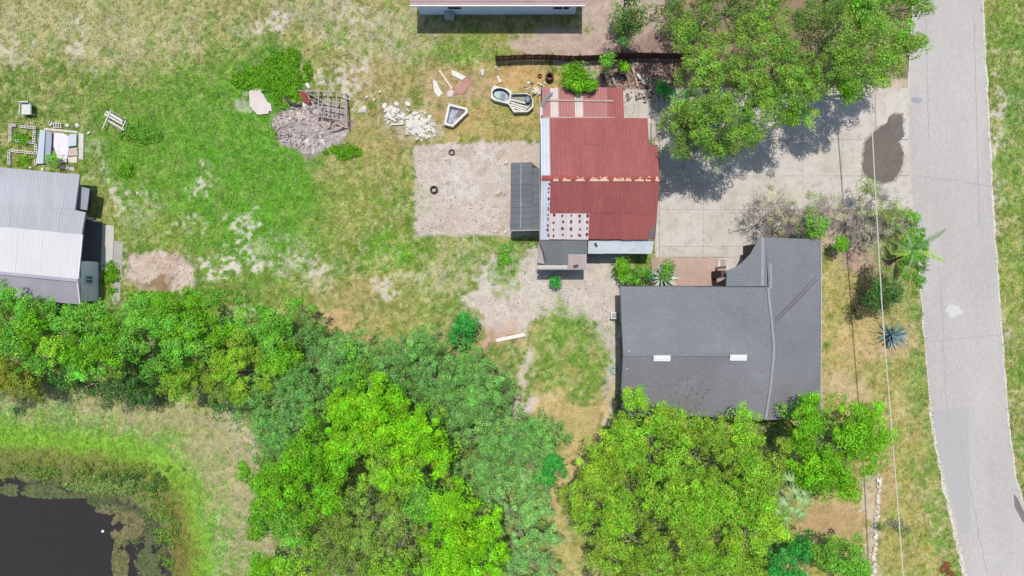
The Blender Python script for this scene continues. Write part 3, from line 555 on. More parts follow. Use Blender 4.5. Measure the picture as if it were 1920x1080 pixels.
def shoulder(edge, side, w0, seed):
    rg = random.Random(seed); a, b = [], []
    for v in rows2:
        e = at_row(edge, v); ww = w0(v) * max(.15, .6 + .9 * mnoise.noise(Vector((v * .03, seed, 0))) + .35 * mnoise.noise(Vector((v * .06, seed, 5)))) + rg.uniform(-.25, .3); ww = max(.3, ww)
        a.append((e - side * (1.2 + 2.0 * mnoise.noise(Vector((v * .05, seed, 9)))), v)); b.append((e + side * ww, v))
    return (b, a) if side < 0 else (a, b)
l, r = shoulder(ROAD_L, -1, lambda v: 1.5 if v < 470 else (2.2 if v < 760 else 9 if v < 1000 else 12), 5); strip_sheet(l, r, .031, 'gravel_shoulder', gravel)
l, r = shoulder(ROAD_R, 1, lambda v: 3.2, 8); strip_sheet(l, r, .031, 'gravel_shoulder', gravel)
tar = mat('smooth_patched_asphalt', C(184, 181, 178), .9, .05, .3, .06, 16, stretch=(1, .2, 1)); light = mat('light_worn_asphalt', C(212, 209, 206), .9, .06, .6, .08, 12)
def sheet(name, pts, z, m, kind='structure', parent=None):
    b = MB(); b.add([(*P(*p)[:2], z) for p in pts], [tuple(reversed(range(len(pts))))] if True else []); o = b.build(name, m, parent, (0, 0, 0) if parent is None else None)
    if parent is None: o['kind'] = kind
    return o
def blob_pts(cx, cy, rx, ry, seed, n=22, amp=.25, rot=0):
    o = []
    for k in range(n):
        a = 2 * math.pi * k / n; q = 1 + amp * 2 * mnoise.noise(Vector((math.cos(a) * 1.3, math.sin(a) * 1.3, seed))) + amp * .6 * mnoise.noise(Vector((math.cos(a) * 5, math.sin(a) * 5, seed)))
        x, y = rx * q * math.cos(a), ry * q * math.sin(a); c, s = math.cos(R(rot)), math.sin(R(rot)); o.append((cx + x * c - y * s, cy + x * s + y * c))
    return o
sheet('road_patch', [(1746, 772), (1816, 762), (1816, 800), (1820, 1000), (1800, 1000), (1770, 880)], .033, tar)
sheet('road_patch', blob_pts(1788, 582, 16, 11, 2), .033, light)
sheet('road_patch', blob_pts(1718, 188, 9, 6, 4), .033, mat('oil_dark_asphalt', C(160, 160, 166), .8))
mud = mat('muddy_gutter', C(126, 120, 118), .9); sheet('road_patch', [(1900, 925), (1908, 935), (1922, 965), (1936, 985), (1936, 1002), (1915, 975), (1902, 950)], .034, mud)

conc = mat('pale_driveway_concrete', C(214, 206, 196), .9, .11, .35, .10, 9, rnd=.03, bump=.2, spots=((C(178, 170, 150), .35, .44, .68, .75), (C(228, 222, 212), .8, .54, .7, .6), (C(160, 152, 138), 1.6, .5, .7, .65), (C(150, 142, 130), 6, .66, .74, .5)))
drive = thing('driveway', (*P(1450, 320)[:2], 0), None, None); del drive
drive = D.objects['driveway']; drive['kind'] = 'structure'
cols_ = [1236, 1318, 1412, 1505, 1578, 1641, 1720]; rws = [165, 262, 330, 393, 462, 482]
def slab_px(mb, x0, y0, x1, y1, z, th, gap=.16, pts=None):
    q = pts or [(x0 + gap, y1 - gap), (x1 - gap, y1 - gap), (x1 - gap, y0 + gap), (x0 + gap, y0 + gap)]
    mb.slab([(*P(*p)[:2], z) for p in q], th)
for j in range(5):
    for i in range(6):
        x0, x1, y0, y1 = cols_[i], cols_[i + 1], rws[j], rws[j + 1]
        if j >= 3 and i >= 2: continue
        b = MB()
        if i == 5:
            slab_px(b, 0, 0, 0, 0, .05, .12, pts=[(x0 + .6, y1 - .6), (at_row(ROAD_L, y1) + 1, y1 - .6), (at_row(ROAD_L, y0) + 1, y0 + .6), (x0 + .6, y0 + .6)])
        else: slab_px(b, x0, y0, x1, y1, .05, .12)
        cx, cy = P((x0 + x1) / 2, (y0 + y1) / 2)[:2]; b.build('concrete_slab', conc, drive, (cx, cy, 0))
for pts in ([(1359, 535), (1411, 500), (1411, 482.6), (1359, 482.6)], [(1413, 461), (1440, 461), (1440, 394), (1413, 394)], [(1222, 262), (1235, 262), (1235, 168), (1222, 168)], [(1228, 482), (1235, 482), (1235, 264), (1228, 264)]):
    b = MB(); slab_px(b, 0, 0, 0, 0, .05, .12, pts=pts); b.build('concrete_slab', conc, drive, (*P(*pts[0])[:2], 0))
strip_m = mat('old_mortar_edging', C(220, 212, 200), .9, .12, 3)
pad_m = mat('reddish_brown_paving', C(190, 162, 148), .9, .10, .7, .12, 8, rnd=.04, spots=((C(206, 190, 176), 1.3, .58, .7, .6),))
pad = thing('paved_pad', (*P(1290, 510)[:2], 0), None, None); pad['kind'] = 'structure'
for k, (a, c) in enumerate(((1222, 1357),)):
    b = MB(); slab_px(b, 0, 0, 0, 0, .035, .1, pts=[(1222, 548), (1356, 548), (1350, 484), (1222, 484)]); b.build('concrete_slab', pad_m, pad)
b = MB(); slab_px(b, 0, 0, 0, 0, .09, .1, pts=[(1345, 500), (1350, 500), (1350, 488), (1345, 488)]); slab_px(b, 0, 0, 0, 0, .07, .1, pts=[(1344, 487), (1362, 487), (1362, 484.5), (1344, 484.5)]); b.build('edging', strip_m, pad)
patio_m = mat('stained_patio_concrete', C(212, 204, 192), .9, .12, .8, .12, 9, spots=((C(160, 152, 144), .7, .45, .8, .5),))
pat = thing('patio', (*P(1195, 195)[:2], 0), None, None); pat['kind'] = 'structure'
for (a, c, d, e) in ((1164, 168, 1197, 225), (1197, 168, 1221, 262)):
    b = MB(); slab_px(b, a, c, d, e, .06, .12); b.build('concrete_slab', patio_m, pat, (*P(a, c)[:2], 0))
stain_m = mat('damp_dark_stain', C(112, 102, 94), .7, .14, .8, .14, 8, spots=((C(150, 136, 120), 1.1, .52, .75, .6), (C(104, 92, 84), 2.2, .55, .7, .5)))
sheet('wet_stain', ragged([(p[0] + (3 if p[0] > 1655 else -3), p[1] + (3 if p[1] > 275 else -3)) for p in [(1666, 220), (1674, 214), (1690, 215), (1694, 228), (1690, 240), (1695, 254), (1684, 266), (1693, 284), (1691, 304), (1686, 322), (1676, 338), (1655, 344), (1636, 340), (1620, 328), (1616, 308), (1619, 284), (1621, 268), (1634, 254), (1648, 240), (1662, 232)]], 2, 2.6, 9), .0535, mat('drying_stain', C(176, 164, 150), .8, .14, .8, .14, 8, spots=((C(140, 128, 114), 2, .5, .7, .7),)))
sheet('wet_stain', ragged([(1666, 220), (1674, 214), (1690, 215), (1694, 228), (1690, 240), (1695, 254), (1684, 266), (1693, 284), (1691, 304), (1686, 322), (1676, 338), (1655, 344), (1636, 340), (1620, 328), (1616, 308), (1619, 284), (1621, 268), (1634, 254), (1648, 240), (1662, 232)], 3, 1.6, 4), .056, stain_m)

wm, wt, wp = _new('dark_pond_water'); wp.inputs['Base Color'].default_value = (.022, .019, .018, 1); wp.inputs['Roughness'].default_value = .12; wp.inputs['Specular IOR Level'].default_value = .3; wp.inputs['IOR'].default_value = 1.33
wb = wt.nodes.new('ShaderNodeBump'); wb.inputs['Strength'].default_value = .25; wb.inputs['Distance'].default_value = .05
wt.links.new(_noise(wt, _pos(wt, (1, .6, 1)), 5, 3, .5, 0, 1, 0, 1), wb.inputs['Height']); wt.links.new(wb.outputs[0], wp.inputs['Normal'])
b = MB(); b.add([(-57, -37, -.62), (-24, -37, -.62), (-24, -12, -.62), (-57, -12, -.62)], [(0, 1, 2, 3)]); o = b.build('pond_water', wm, None, (0, 0, 0)); o['kind'] = 'structure'
# floating weed and algae on the pond
rg = np.random.default_rng(11); F = []; FC = []
for (px, py, rx, ry, n, c0, s) in ((240, 985, 30, 26, 2600, (140, 132, 88), .10), (225, 1000, 16, 12, 350, (140, 132, 88), .10), (205, 955, 26, 8, 300, (132, 132, 88), .09), (226, 1050, 15, 44, 1300, (134, 132, 84), .10), (272, 1000, 42, 50, 3200, (104, 116, 72), .06),
                                    (285, 1050, 34, 44, 2200, (112, 122, 78), .06), (240, 935, 80, 24, 3000, (100, 114, 72), .06), (120, 920, 130, 14, 3000, (112, 124, 78), .08), (90, 928, 9, 8, 50, (110, 120, 80), .08), (20, 912, 14, 4, 60, (110, 120, 80), .08), (300, 960, 30, 36, 500, (100, 116, 66), .07)):
    a = rg.uniform(0, 6.283, n); q = np.sqrt(rg.random(n)); x, y, _ = P(px, py, -.6); X = x + np.cos(a) * q * rx / PX; Y = y + np.sin(a) * q * ry / PX
    kp = fbm(X * 1.1, Y * 1.1, 4, 77) + rg.uniform(-.12, .12, n) > .45; X, Y = X[kp], Y[kp]; n = len(X); r = s * rg.uniform(.6, 1.7, n); th = rg.uniform(0, 6.28, n); z = -.62 + rg.uniform(.004, .02, n)
    V = np.empty((n, 5, 3))
    for k in range(5):
        t = th + k * 1.2566; V[:, k] = np.stack([X + np.cos(t) * r * rg.uniform(.7, 1.2, n), Y + np.sin(t) * r * rg.uniform(.7, 1.2, n), z], -1)
    F.append(V.reshape(-1, 3)); FC.append(np.tile(np.array(C(*c0)), (n, 1)) * rg.uniform(.6, 1.4, (n, 1)))
o = np_mesh('floating_weed', np.concatenate(F), 5, np.concatenate(FC), GRASS); tag(o, 'olive algae and weed floating along the pond edge', 'pond weed', kind='stuff')

# ------------------------------------------------------------------ roofs of ribbed metal sheets
def lerp3(a, b, t): return tuple(a[i] + (b[i] - a[i]) * t for i in range(3))
def sheets(parent, a, b, c, d, width, m, ribs=4, hgt=.035, lift=.03, name='roof_sheet', alt=None, overlap=0.0, j=None):
    """a,b eave corners; d,c ridge corners above them"""
    a, b, c, d = map(Vector, (a, b, c, d)); L = (b - a).length; n = max(1, round(L / width)); nrm = (b - a).cross(d - a).normalized()
    if nrm.z < 0: nrm = -nrm
    for i in range(n):
        t0, t1 = i / n, (i + 1) / n; prof = []
        for k in range(ribs):
            f = k / ribs; q = 1 / ribs
            prof += [(f, 0), (f + q * .55, 0), (f + q * .68, 1), (f + q * .87, 1)]
        prof.append((1, 0)); mb = MB(); vs = []; dz = random.uniform(0, .006) + (i % 2) * .005
        sh = random.uniform(-.03, .03) if j is None else j
        for end in (0, 1):
            p0, p1 = (a.lerp(b, t0), a.lerp(b, t1)) if end == 0 else (d.lerp(c, t0), d.lerp(c, t1))
            slope = ((d - a) if end == 0 else (a - d)).normalized() * -(sh + (overlap if end else 0)) if end == 0 else Vector((0, 0, 0))
            for (f, h) in prof: vs.append(p0.lerp(p1, f) + nrm * (lift + dz + h * hgt) + slope)
        m_ = len(prof); mb.add(vs, [(k, k + 1, m_ + k + 1, m_ + k) for k in range(m_ - 1)])
        mb.build(name, alt(i) if alt else m, parent, a.lerp(b, (t0 + t1) / 2))

red = mat('rusty_red_painted_metal', C(168, 92, 88), .6, .10, .5, .07, 20, rnd=.05, stretch=(3, .6, 1), spots=((C(200, 134, 118), 2.4, .56, .72, .5), (C(150, 64, 60), .9, .6, .74, .45)))
redp = mat('faded_pink_red_metal', C(186, 124, 122), .65, .12, .6, .08, 18, rnd=.06, stretch=(3, .6, 1), spots=((C(206, 160, 156), 1.5, .58, .7, .5), (C(150, 84, 84), 1.2, .6, .74, .5)))
galv = mat('whitish_galvanised_metal', C(208, 214, 224), .5, .07, .7, .05, 12, rnd=.03, spots=((C(170, 168, 170), 1.2, .62, .76, .4),))
whites = mat('chalky_white_metal', C(224, 214, 212), .6, .06, .7, .05, 12, rnd=.03, spots=((C(196, 170, 164), 1.4, .6, .74, .4),))
cream = mat('cream_fibreglass_sheet', C(222, 208, 198), .6, .06, .9, .05, 12)
greyfelt = mat('dark_grey_weathered_sheet', C(106, 110, 114), .75, .16, .8, .12, 12, rnd=.05, stretch=(.6, 3, 1), spots=((C(132, 134, 138), 1.1, .6, .72, .5),))
greyshed = mat('grey_green_shed_sheet', C(118, 124, 124), .7, .08, .8, .08, 12, rnd=.05)
wallg = mat('weathered_grey_siding', C(150, 146, 142), .9, .1, 1, .1, 9)
walld = mat('dark_brown_siding', C(88, 76, 74), .9, .1, 1, .1, 9)
rustd = mat('dark_rust', C(128, 60, 54), .9, .1, 2)
timber = mat('bleached_timber', C(196, 172, 158), .9, .14, 2, .14, 16)
timberg = mat('grey_old_timber', C(176, 166, 160), .9, .14, 2, .14, 16)

XW, X0, XE, XN = 2.0, 2.64, 10.13, 9.54; YS, YB, YR, YM, YN, YL = 3.43, 5.22, 7.51, 9.96, 11.95, 14.26
ZS, ZR, ZN, ZL0, ZL1 = 2.9, 4.3, 3.1, 2.98, 2.5
def zsouth(y): return ZS + (ZR - ZS) * (y - YS) / (YR - YS)
def znorth(y): return ZR + (ZN - ZR) * (y - YR) / (YN - YR)
barn = thing('red_roofed_building', (6, 8, 0), 'long building with faded red ribbed metal roof and white metal edge strip', 'building')
b = MB(); b.slab([(XW + .25, YS + .2, zsouth(YS + .2) - .06), (XE - .25, YS + .2, zsouth(YS + .2) - .06), (XE - .25, YR, ZR - .05), (XW + .25, YR, ZR - .05)], .1)
b.box(((XW + XE) / 2, YS + .25, 1.42), (XE - XW - .5, .12, 2.84)); b.box((XW + .25, (YS + YN) / 2, 1.44), (.12, YN - YS - .7, 2.88)); b.box((XE - .3, (YS + YM) / 2, 1.44), (.12, YM - YS - .6, 2.88)); b.box(((XW + XN) / 2, YN - .1, 1.48), (XN - XW - .6, .12, 2.9))
for x in (XW + .25, XE - .3): b.slab([(x - .06, YS + .3, 2.9), (x + .06, YS + .3, 2.9), (x + .06, YN - .3, 2.9), (x - .06, YN - .3, 2.9)], .01)
b.box((XW + .3, (YM + YL) / 2 + .8, 1.2), (.12, YL - YM - 2.2, 2.4)); b.box(((XW + 7.9) / 2, YL - .3, 1.2), (5.4, .12, 2.4)); b.box((7.6, (YN + YL) / 2, 1.25), (.12, YL - YN - .5, 2.5))
b.build('wall', wallg, barn)
deck = MB(); deck.slab([(XW + .05, YR, ZR - .02), (XE - .05, YR, ZR - .02), (XE - .05, YM, znorth(YM) - .02), (XW + .05, YM, znorth(YM) - .02)], .08)
deck.slab([(XW + .05, YM, znorth(YM) - .02), (XN - .05, YM, znorth(YM) - .02), (XN - .05, YN, ZN - .02), (XW + .05, YN, ZN - .02)], .08)
deck.slab([(XW + .05, YN, ZL0 - .02), (7.85, YN, ZL0 - .02), (7.85, YL - .05, ZL1 - .02), (XW + .05, YL - .05, ZL1 - .02)], .08)
for vv in (0,): pass
broof = deck.build('roof', walld, barn)
# order of corners: eave left, eave right, ridge right, ridge left
sheets(broof, (X0, YB, zsouth(YB)), (XE, YB, zsouth(YB)), (XE, YR, ZR), (X0, YR, ZR), .75, red, 5, overlap=0)
sheets(broof, (5.4, YS, ZS), (XE, YS, ZS), (XE, YB, zsouth(YB)), (5.4, YB, zsouth(YB)), .75, red, 5, lift=.018)
sheets(broof, (X0 - .32, YS, ZS), (5.4, YS, ZS), (5.4, YB, zsouth(YB)), (X0 - .32, YB, zsouth(YB)), .78, whites, 2, lift=.02)
sheets(broof, (XW, YS - .02, ZS), (X0, YS - .02, ZS), (X0, YR, ZR), (XW, YR, ZR), .64, galv, 3, lift=.045)
sheets(broof, (X0, YM, znorth(YM)), (XE, YM, znorth(YM)), (XE, YR, ZR), (X0, YR, ZR), .75, red, 5)
sheets(broof, (X0, YN, ZN), (XN, YN, ZN), (XN, YM, znorth(YM)), (X0, YM, znorth(YM)), .77, red, 5, lift=.018)
sheets(broof, (XW, YN, ZN), (X0, YN, ZN), (X0, YR, ZR), (XW, YR, ZR), .64, galv, 3, lift=.045)
def lean_alt(i): return {0: redp, 1: cream, 4: cream}.get(i, redp)
sheets(broof, (2.15, YL, ZL1), (7.91, YL, ZL1), (7.91, YN, ZL0), (2.15, YN, ZL0), .55, redp, 3, alt=lambda i: cream if i in (1, 4) else (redp if i < 8 else red))
b = MB(); b.slab([(XW, YN - .1, 2.96), (2.3, YN - .1, 2.96), (2.25, 13.2, 2.75), (XW, 12.9, 2.8)], .03); b.build('edge_sheet', galv, broof)
b = MB(); b.beam((2.0, 12.9, 2.86), (2.75, 13.9, 2.72), .16, .05); b.beam((2.15, 12.8, 2.9), (2.9, 13.85, 2.76), .07, .05); b.build('loose_flashing', mat('grey_flashing', C(120, 126, 136), .5, .05), broof)
b = MB(); b.beam((2.5, 13.3, 2.82), (7.2, 13.25, 2.83), .11, .06); b.build('batten', timber, broof)
b = MB(); b.beam((2.3, 12.02, 3.07), (7.25, 11.99, 3.09), .1, .06); b.build('batten', timber, broof)
for k in range(4):
    b = MB(); x = 4.9 + k * .55; b.beam((x, 12.6, 2.93), (x + .5, 12.6 + .02 * k, 2.93), .05, .04)
# ridge cap with peeling paint
cap = MB(); cap.slab([(X0 - .6, YR - .17, ZR + .035), (XE + .03, YR - .17, ZR + .035), (XE + .03, YR, ZR + .10), (X0 - .6, YR, ZR + .10)], .02); cap.slab([(X0 - .6, YR, ZR + .10), (XE + .03, YR, ZR + .10), (XE + .03, YR + .22, ZR + .035), (X0 - .6, YR + .22, ZR + .035)], .02)
capo = cap.build('ridge_cap', mat('rust_orange_ridge_metal', C(166, 84, 74), .8, .1, 1.5), broof)
pe = MB(); rg2 = random.Random(4); x = X0 + .15
while x < XE - .3:
    wd = rg2.uniform(.3, .75); n = 7; top = [(x + wd * k / n, YR + rg2.uniform(-.1, .18) if 0 < k < n else YR - .16) for k in range(n + 1)]
    pts = [(x, YR - .19), (x + wd, YR - .19)] + top[::-1][1:-1]
    pe.add([(p[0], p[1], ZR + .06 + (.055 if abs(p[1] - YR) < .05 else (.055 - abs(p[1] - YR) * .3)) ) for p in pts], [tuple(range(len(pts)))]); x += wd + rg2.uniform(-.05, .3)
o = pe.build('peeled_paint', mat('peeled_peach_paint', C(236, 196, 172), .85, .06, 2), capo); o['kind'] = 'stuff'
# rust stains round the fasteners of the white sheets
st = MB()
for (xs, ys) in ([(x, y) for x in (2.95, 3.55, 4.15, 4.75, 5.3) for y in (3.72, 4.15, 4.6, 5.05)] + [(2.55, y) for y in (3.7, 4.05, 4.4, 4.8, 5.15, 5.5, 5.85, 6.2, 6.55, 6.9, 7.2)]):
    xs += rg2.uniform(-.05, .05); ys += rg2.uniform(-.06, .06); n = 7; r = rg2.uniform(.07, .13); zz = zsouth(ys) + .085
    st.add([(xs + r * math.cos(6.283 * k / n) * rg2.uniform(.6, 1.1), ys + r * math.sin(6.283 * k / n) * rg2.uniform(.7, 1.4), zsouth(ys + r * math.sin(6.283 * k / n)) + .088) for k in range(n)], [tuple(range(n))])
o = st.build('rust_stain', rustd, broof); o['kind'] = 'stuff'
b = MB(); b.slab([(9.62, 3.5, 3.0), (10.05, 3.5, 3.0), (10.05, 4.5, 3.32), (9.8, 4.25, 3.24)], .02); b.build('patch_sheet', greyfelt, broof)
# south white lean-to
sl = thing('lean_to', (7.8, 2.9, 0), 'low lean-to with whitish flat roof under the lower right edge of the red roof', 'lean-to')
b = MB(); b.slab([(5.43, 2.5, 2.3), (9.95, 2.5, 2.3), (10.12, 3.38, 2.58), (5.43, 3.38, 2.58)], .08)
lr = b.build('roof', galv, sl); sheets(lr, (5.43, 2.46, 2.3), (10.0, 2.46, 2.3), (10.12, 3.4, 2.6), (5.43, 3.4, 2.6), 1.15, mat('whitish_lean_to_sheet', C(206, 214, 218), .6, .07, .8, rnd=.02, spots=((C(170, 172, 170), 1.2, .58, .7, .5),)), 1, .02, .01)
b = MB(); b.box((7.7, 2.6, 1.1), (4.3, .1, 2.2)); b.box((5.6, 3.0, 1.1), (.1, .7, 2.2)); b.box((9.8, 3.0, 1.1), (.1, .7, 2.2)); b.build('wall', walld, sl)
b = MB(); b.lathe((5.95, 3.12, 2.5), [(0, .12), (.08, .12), (.1, .1), (.1, 0)], 10); b.box((6.02, 3.0, 2.5), (.14, .12, .16)); b.build('vent_pipe', walld, sl)
# south-west grey shed
sh = thing('grey_shed', (3.6, 2.3, 0), 'small shed with grey green ribbed roof and a pinkish patched corner below the white sheets', 'shed')
b = MB(); b.slab([(1.95, 1.42, 2.55), (5.28, 1.42, 2.55), (5.28, 3.3, 2.84), (1.95, 3.3, 2.84)], .08); sr = b.build('roof', walld, sh)
sheets(sr, (2.35, 1.66, 2.59), (4.0, 1.66, 2.59), (4.0, 3.38, 2.86), (1.98, 3.38, 2.86), .42, greyshed, 3); sheets(sr, (4.0, 2.42, 2.7), (5.34, 2.42, 2.7), (5.34, 3.38, 2.86), (4.0, 3.38, 2.86), .45, greyshed, 3)
b = MB(); b.slab([(3.98, 1.36, 2.6), (5.3, 1.36, 2.6), (5.3, 2.4, 2.76), (3.98, 2.4, 2.76)], .03); b.build('patch_sheet', mat('pinkish_grey_board', C(184, 168, 164), .8, .1, 1), sr)
b = MB(); b.slab([(1.76, 1.3, 2.52), (5.3, 1.3, 2.52), (5.3, 1.36, 2.57), (1.76, 1.36, 2.57)], .08); b.slab([(1.8, 1.37, 2.58), (3.96, 1.37, 2.58), (3.96, 1.63, 2.62), (1.8, 1.63, 2.62)], .03); b.build('fascia', mat('greyish_white_trim', C(206, 200, 194), .8, .06), sr)
b = MB(); b.slab([(1.78, 1.8, 2.62), (2.3, 1.7, 2.66), (2.0, 3.25, 2.9), (1.86, 3.3, 2.9)], .02); b.build('loose_board', timberg, sr)
b = MB(); b.beam((1.9, 3.3, 2.93), (2.42, 1.9, 2.72), .09, .04); b.build('loose_batten', walld, sr)
b = MB(); b.beam((4.35, 1.52, 2.68), (4.7, 1.6, 2.7), .18, .05); b.build('bracket', walld, sr)
b = MB(); b.box((3.6, 1.55, 1.22), (3.4, .1, 2.44)); b.box((2.0, 2.4, 1.25), (.1, 1.6, 2.5)); b.box((5.2, 2.4, 1.25), (.1, 1.6, 2.5)); b.build('wall', wallg, sh)
# west lean-to
wl = thing('lean_to', (.9, 6.6, 0), 'dark grey lean-to roof on the left side of the red roofed building beside the sand', 'lean-to')
b = MB(); b.slab([(-.08, 4.2, 1.98), (1.95, 4.2, 2.3), (1.95, 8.55, 2.3), (1.4, 9.0, 2.2), (-.08, 9.02, 1.98)], .08); wr = b.build('roof', walld, wl)
sheets(wr, (-.12, 9.02, 2.0), (-.12, 4.15, 2.0), (1.45, 4.15, 2.24), (1.45, 9.02, 2.24), .82, greyfelt, 2, .02, .02); sheets(wr, (1.46, 8.6, 2.24), (1.46, 4.15, 2.24), (1.98, 4.15, 2.32), (1.98, 8.6, 2.32), .89, greyfelt, 2, .02, .02)
b = MB(); b.beam((-.1, 4.13, 2.03), (1.95, 4.15, 2.34), .08, .1); b.build('fascia', timberg, wl)
b = MB(); [b.add([(.60 + rg2.uniform(-.05, .05) + dx, y, 2.155 + .15 * dx), (.68 + rg2.uniform(-.05, .05) + dx, y, 2.17 + .15 * dx), (.66 + dx, y + .8, 2.166 + .15 * dx), (.6 + dx, y + .8, 2.157 + .15 * dx)], [(0, 1, 2, 3)]) for y in (4.3, 5.1, 5.9, 6.7, 7.5, 8.2) for dx in (0,)]
b.build('pale_streak', mat('pale_sealant', C(150, 152, 156), .8), wr)
for (x, y) in ((0, 4.3), (0, 6.6), (0, 8.9), (1.0, 4.3)):
    b = MB(); b.box((x, y, .98), (.1, .1, 1.96 + (.12 if x else 0))); b.build('post', timberg, wl)

# ------------------------------------------------------------------ grey shingle house
shg = mat('charcoal_grey_shingles', C(131, 134, 137), .9, .08, .45, .16, 9, bump=.5, spots=((C(126, 128, 132), .35, .52, .72, .5), (C(164, 166, 168), 1.8, .6, .75, .35)))
shg2 = mat('warm_grey_shingles', C(132, 132, 137), .9, .08, .4, .16, 9, bump=.5, spots=((C(120, 118, 120), .5, .56, .72, .6), (C(168, 168, 172), .8, .6, .75, .35)))
house = thing('shingle_house', (14, -3, 0), 'L shaped house with charcoal grey shingle roof and two white roof vents', 'house')
HX0, HY0, HYR, HY1 = 7.69, .11, -4.6, -9.1; ZE, ZH = 2.7, 4.0
RX = 17.62
def roofz(y): return ZE + (ZH - ZE) * (1 - abs(y - HYR) / 4.6)
b = MB(); b.box(((HX0 + 21.4) / 2 + .2, HYR, 1.25), (21.3 - HX0 - .5, 8.2, 2.5)); b.box((19.4, 1.5, 1.25), (4.2, 3.3, 2.5))
b.add([(HX0 + .35, HY0 - .5, 2.5), (HX0 + .35, HY1 + .5, 2.5), (HX0 + .35, HYR, 3.78), (HX0 + .5, HY0 - .5, 2.5), (HX0 + .5, HY1 + .5, 2.5), (HX0 + .5, HYR, 3.78)], [(0, 2, 1), (3, 4, 5), (0, 3, 5, 2), (2, 5, 4, 1)])
b.build('wall', mat('shaded_taupe_wall', C(104, 92, 88), .9, .08, 1), house)  # shadow on the west wall is put into this dark colour
def roof_plane(name, pts, m, th=.14):
    b = MB(); b.slab(pts, th); return b.build(name, m, house)
def zw(x): return ZE + (x - 12.9) * 1.42 / 4.8
RT = [(17.7, .1, 4.06), (17.82, -2.2, 4.22), (17.95, -4.6, 4.27), (17.75, -7, 4.17), (17.5, -9.1, 4.02)]
roof_plane('roof', [(HX0, HY0, ZE), (HX0, HYR, ZH), (15.0, HYR, ZH), (12.9, HY0, ZE)], shg)
roof_plane('roof', [(HX0, HYR, ZH), (HX0 - .02, HY1, ZE), (12.9, HY1, ZE), (15.0, HYR, ZH)], shg2)
for tri, m_ in (([(12.9, HY0, ZE), (15.0, HYR, ZH), RT[2]], shg), ([(12.9, HY0, ZE), RT[2], RT[1]], shg), ([(12.9, HY0, ZE), RT[1], RT[0]], shg), ([(15.0, HYR, ZH), (12.9, HY1, ZE), RT[3]], shg2), ([(15.0, HYR, ZH), RT[3], RT[2]], shg2), ([(12.9, HY1, ZE), RT[4], RT[3]], shg2)):
    roof_plane('roof', tri, m_, .2)
roof_plane('roof', [(15.02, .12, zw(15.02)), (15.08, 1.2, zw(15.08)), (15.55, 1.42, zw(15.55)), (16.0, 1.75, zw(16)), (16.55, 2.35, zw(16.55)), (16.9, 3.05, zw(16.9)), (17.0, 3.5, zw(17)), (17.5, 3.5, zw(17.5)), (17.62, .12, zw(17.62))], shg)
b = MB(); b.beam((12.95, .11, ZE + .03), (17.6, .11, zw(17.6) + .02), .05, .04); b.build('roof_seam', mat('dark_drip_edge', C(84, 84, 90), .8), house)
east = MB(); top = [(17.5, 3.5, 4.02), (17.7, .1, 4.1), (17.82, -2.2, 4.25), (17.95, -4.6, 4.3), (17.75, -7, 4.2), (17.5, HY1 - .03, 4.05)]; bot = [(21.98, 3.45, 2.74), (21.96, .1, 2.72), (21.95, -2.2, 2.7), (21.93, -4.6, 2.68), (21.92, -7, 2.7), (21.9, HY1 - .03, 2.72)]
vs = top + bot + [(p[0], p[1], p[2] - .14) for p in top + bot]; n = 6; fs = []
for i in range(n - 1):
    if i in (1, 3): fs += [(i, n + i, n + i + 1), (i, n + i + 1, i + 1)]
    else: fs += [(i, n + i, i + 1), (i + 1, n + i, n + i + 1)]
    fs += [(12 + i, 12 + i + 1, 12 + n + i + 1, 12 + n + i), (n + i, 12 + n + i, 12 + n + i + 1, n + i + 1), (i + 1, 12 + i + 1, 12 + i, i)]
fs += [(0, 12, 12 + n, n), (n - 1, 2 * n - 1, 12 + 2 * n - 1, 12 + n - 1)]
east.add(vs, fs); ea = east.build('roof', shg2, house)
ws = MB(); ws.slab([(17.5, .1, 3.42), (17.5, 0.1, 2.72), (17.7, .1, 4.08)], .02)
# raised seam, ridge caps
seam = mat('light_ridge_shingle', C(158, 158, 162), .85, .12, 2, .14, 9); seamd = mat('dark_ridge_shingle', C(104, 104, 110), .85, .1, 2)
def polyline_cap(pts, wd, m, name='ridge_cap', parent=house, n=None):
    for a, c in zip(pts, pts[1:]):
        b = MB(); b.beam(Vector(a), Vector(c), wd, .05); b.build(name, m, parent)
rp = [(17.66, .0, 4.13), (17.72, -.9, 4.17), (17.84, -2.2, 4.27), (17.97, -4.0, 4.33), (17.95, -4.7, 4.33), (17.78, -6.9, 4.23), (17.5, -9.05, 4.08)]
polyline_cap(rp, .17, seam)
b = MB(); b.slab([(17.2, .15, 4.01), (17.52, .15, 4.04), (17.5, 3.5, 4.05), (17.22, 3.5, 4.0)], .03); b.build('ridge_flashing', seam, house)
b = MB(); b.slab([(17.72, -.1, 4.12), (17.98, .0, 4.04), (17.95, 1.7, 4.0), (17.84, 1.75, 4.0), (17.7, .9, 4.05)], .03); b.build('ridge_flashing', seam, house)
polyline_cap([(HX0, HYR, ZH + .02), (11, HYR, ZH + .02), (14.5, HYR, ZH + .02), (17.7, HYR, ZH + .03)], .2, mat('ridge_shingle', C(132, 134, 138), .9, .1, 2))
polyline_cap([(18.15, -2.2, 4.15), (21.6, .9, 2.82)], .05, seamd, 'valley_seam', ea); polyline_cap([(18.15, -2.45, 4.14), (21.7, .65, 2.8)], .04, seamd, 'valley_seam', ea)
fas = mat('pale_drip_edge', C(196, 192, 186), .7, .05)
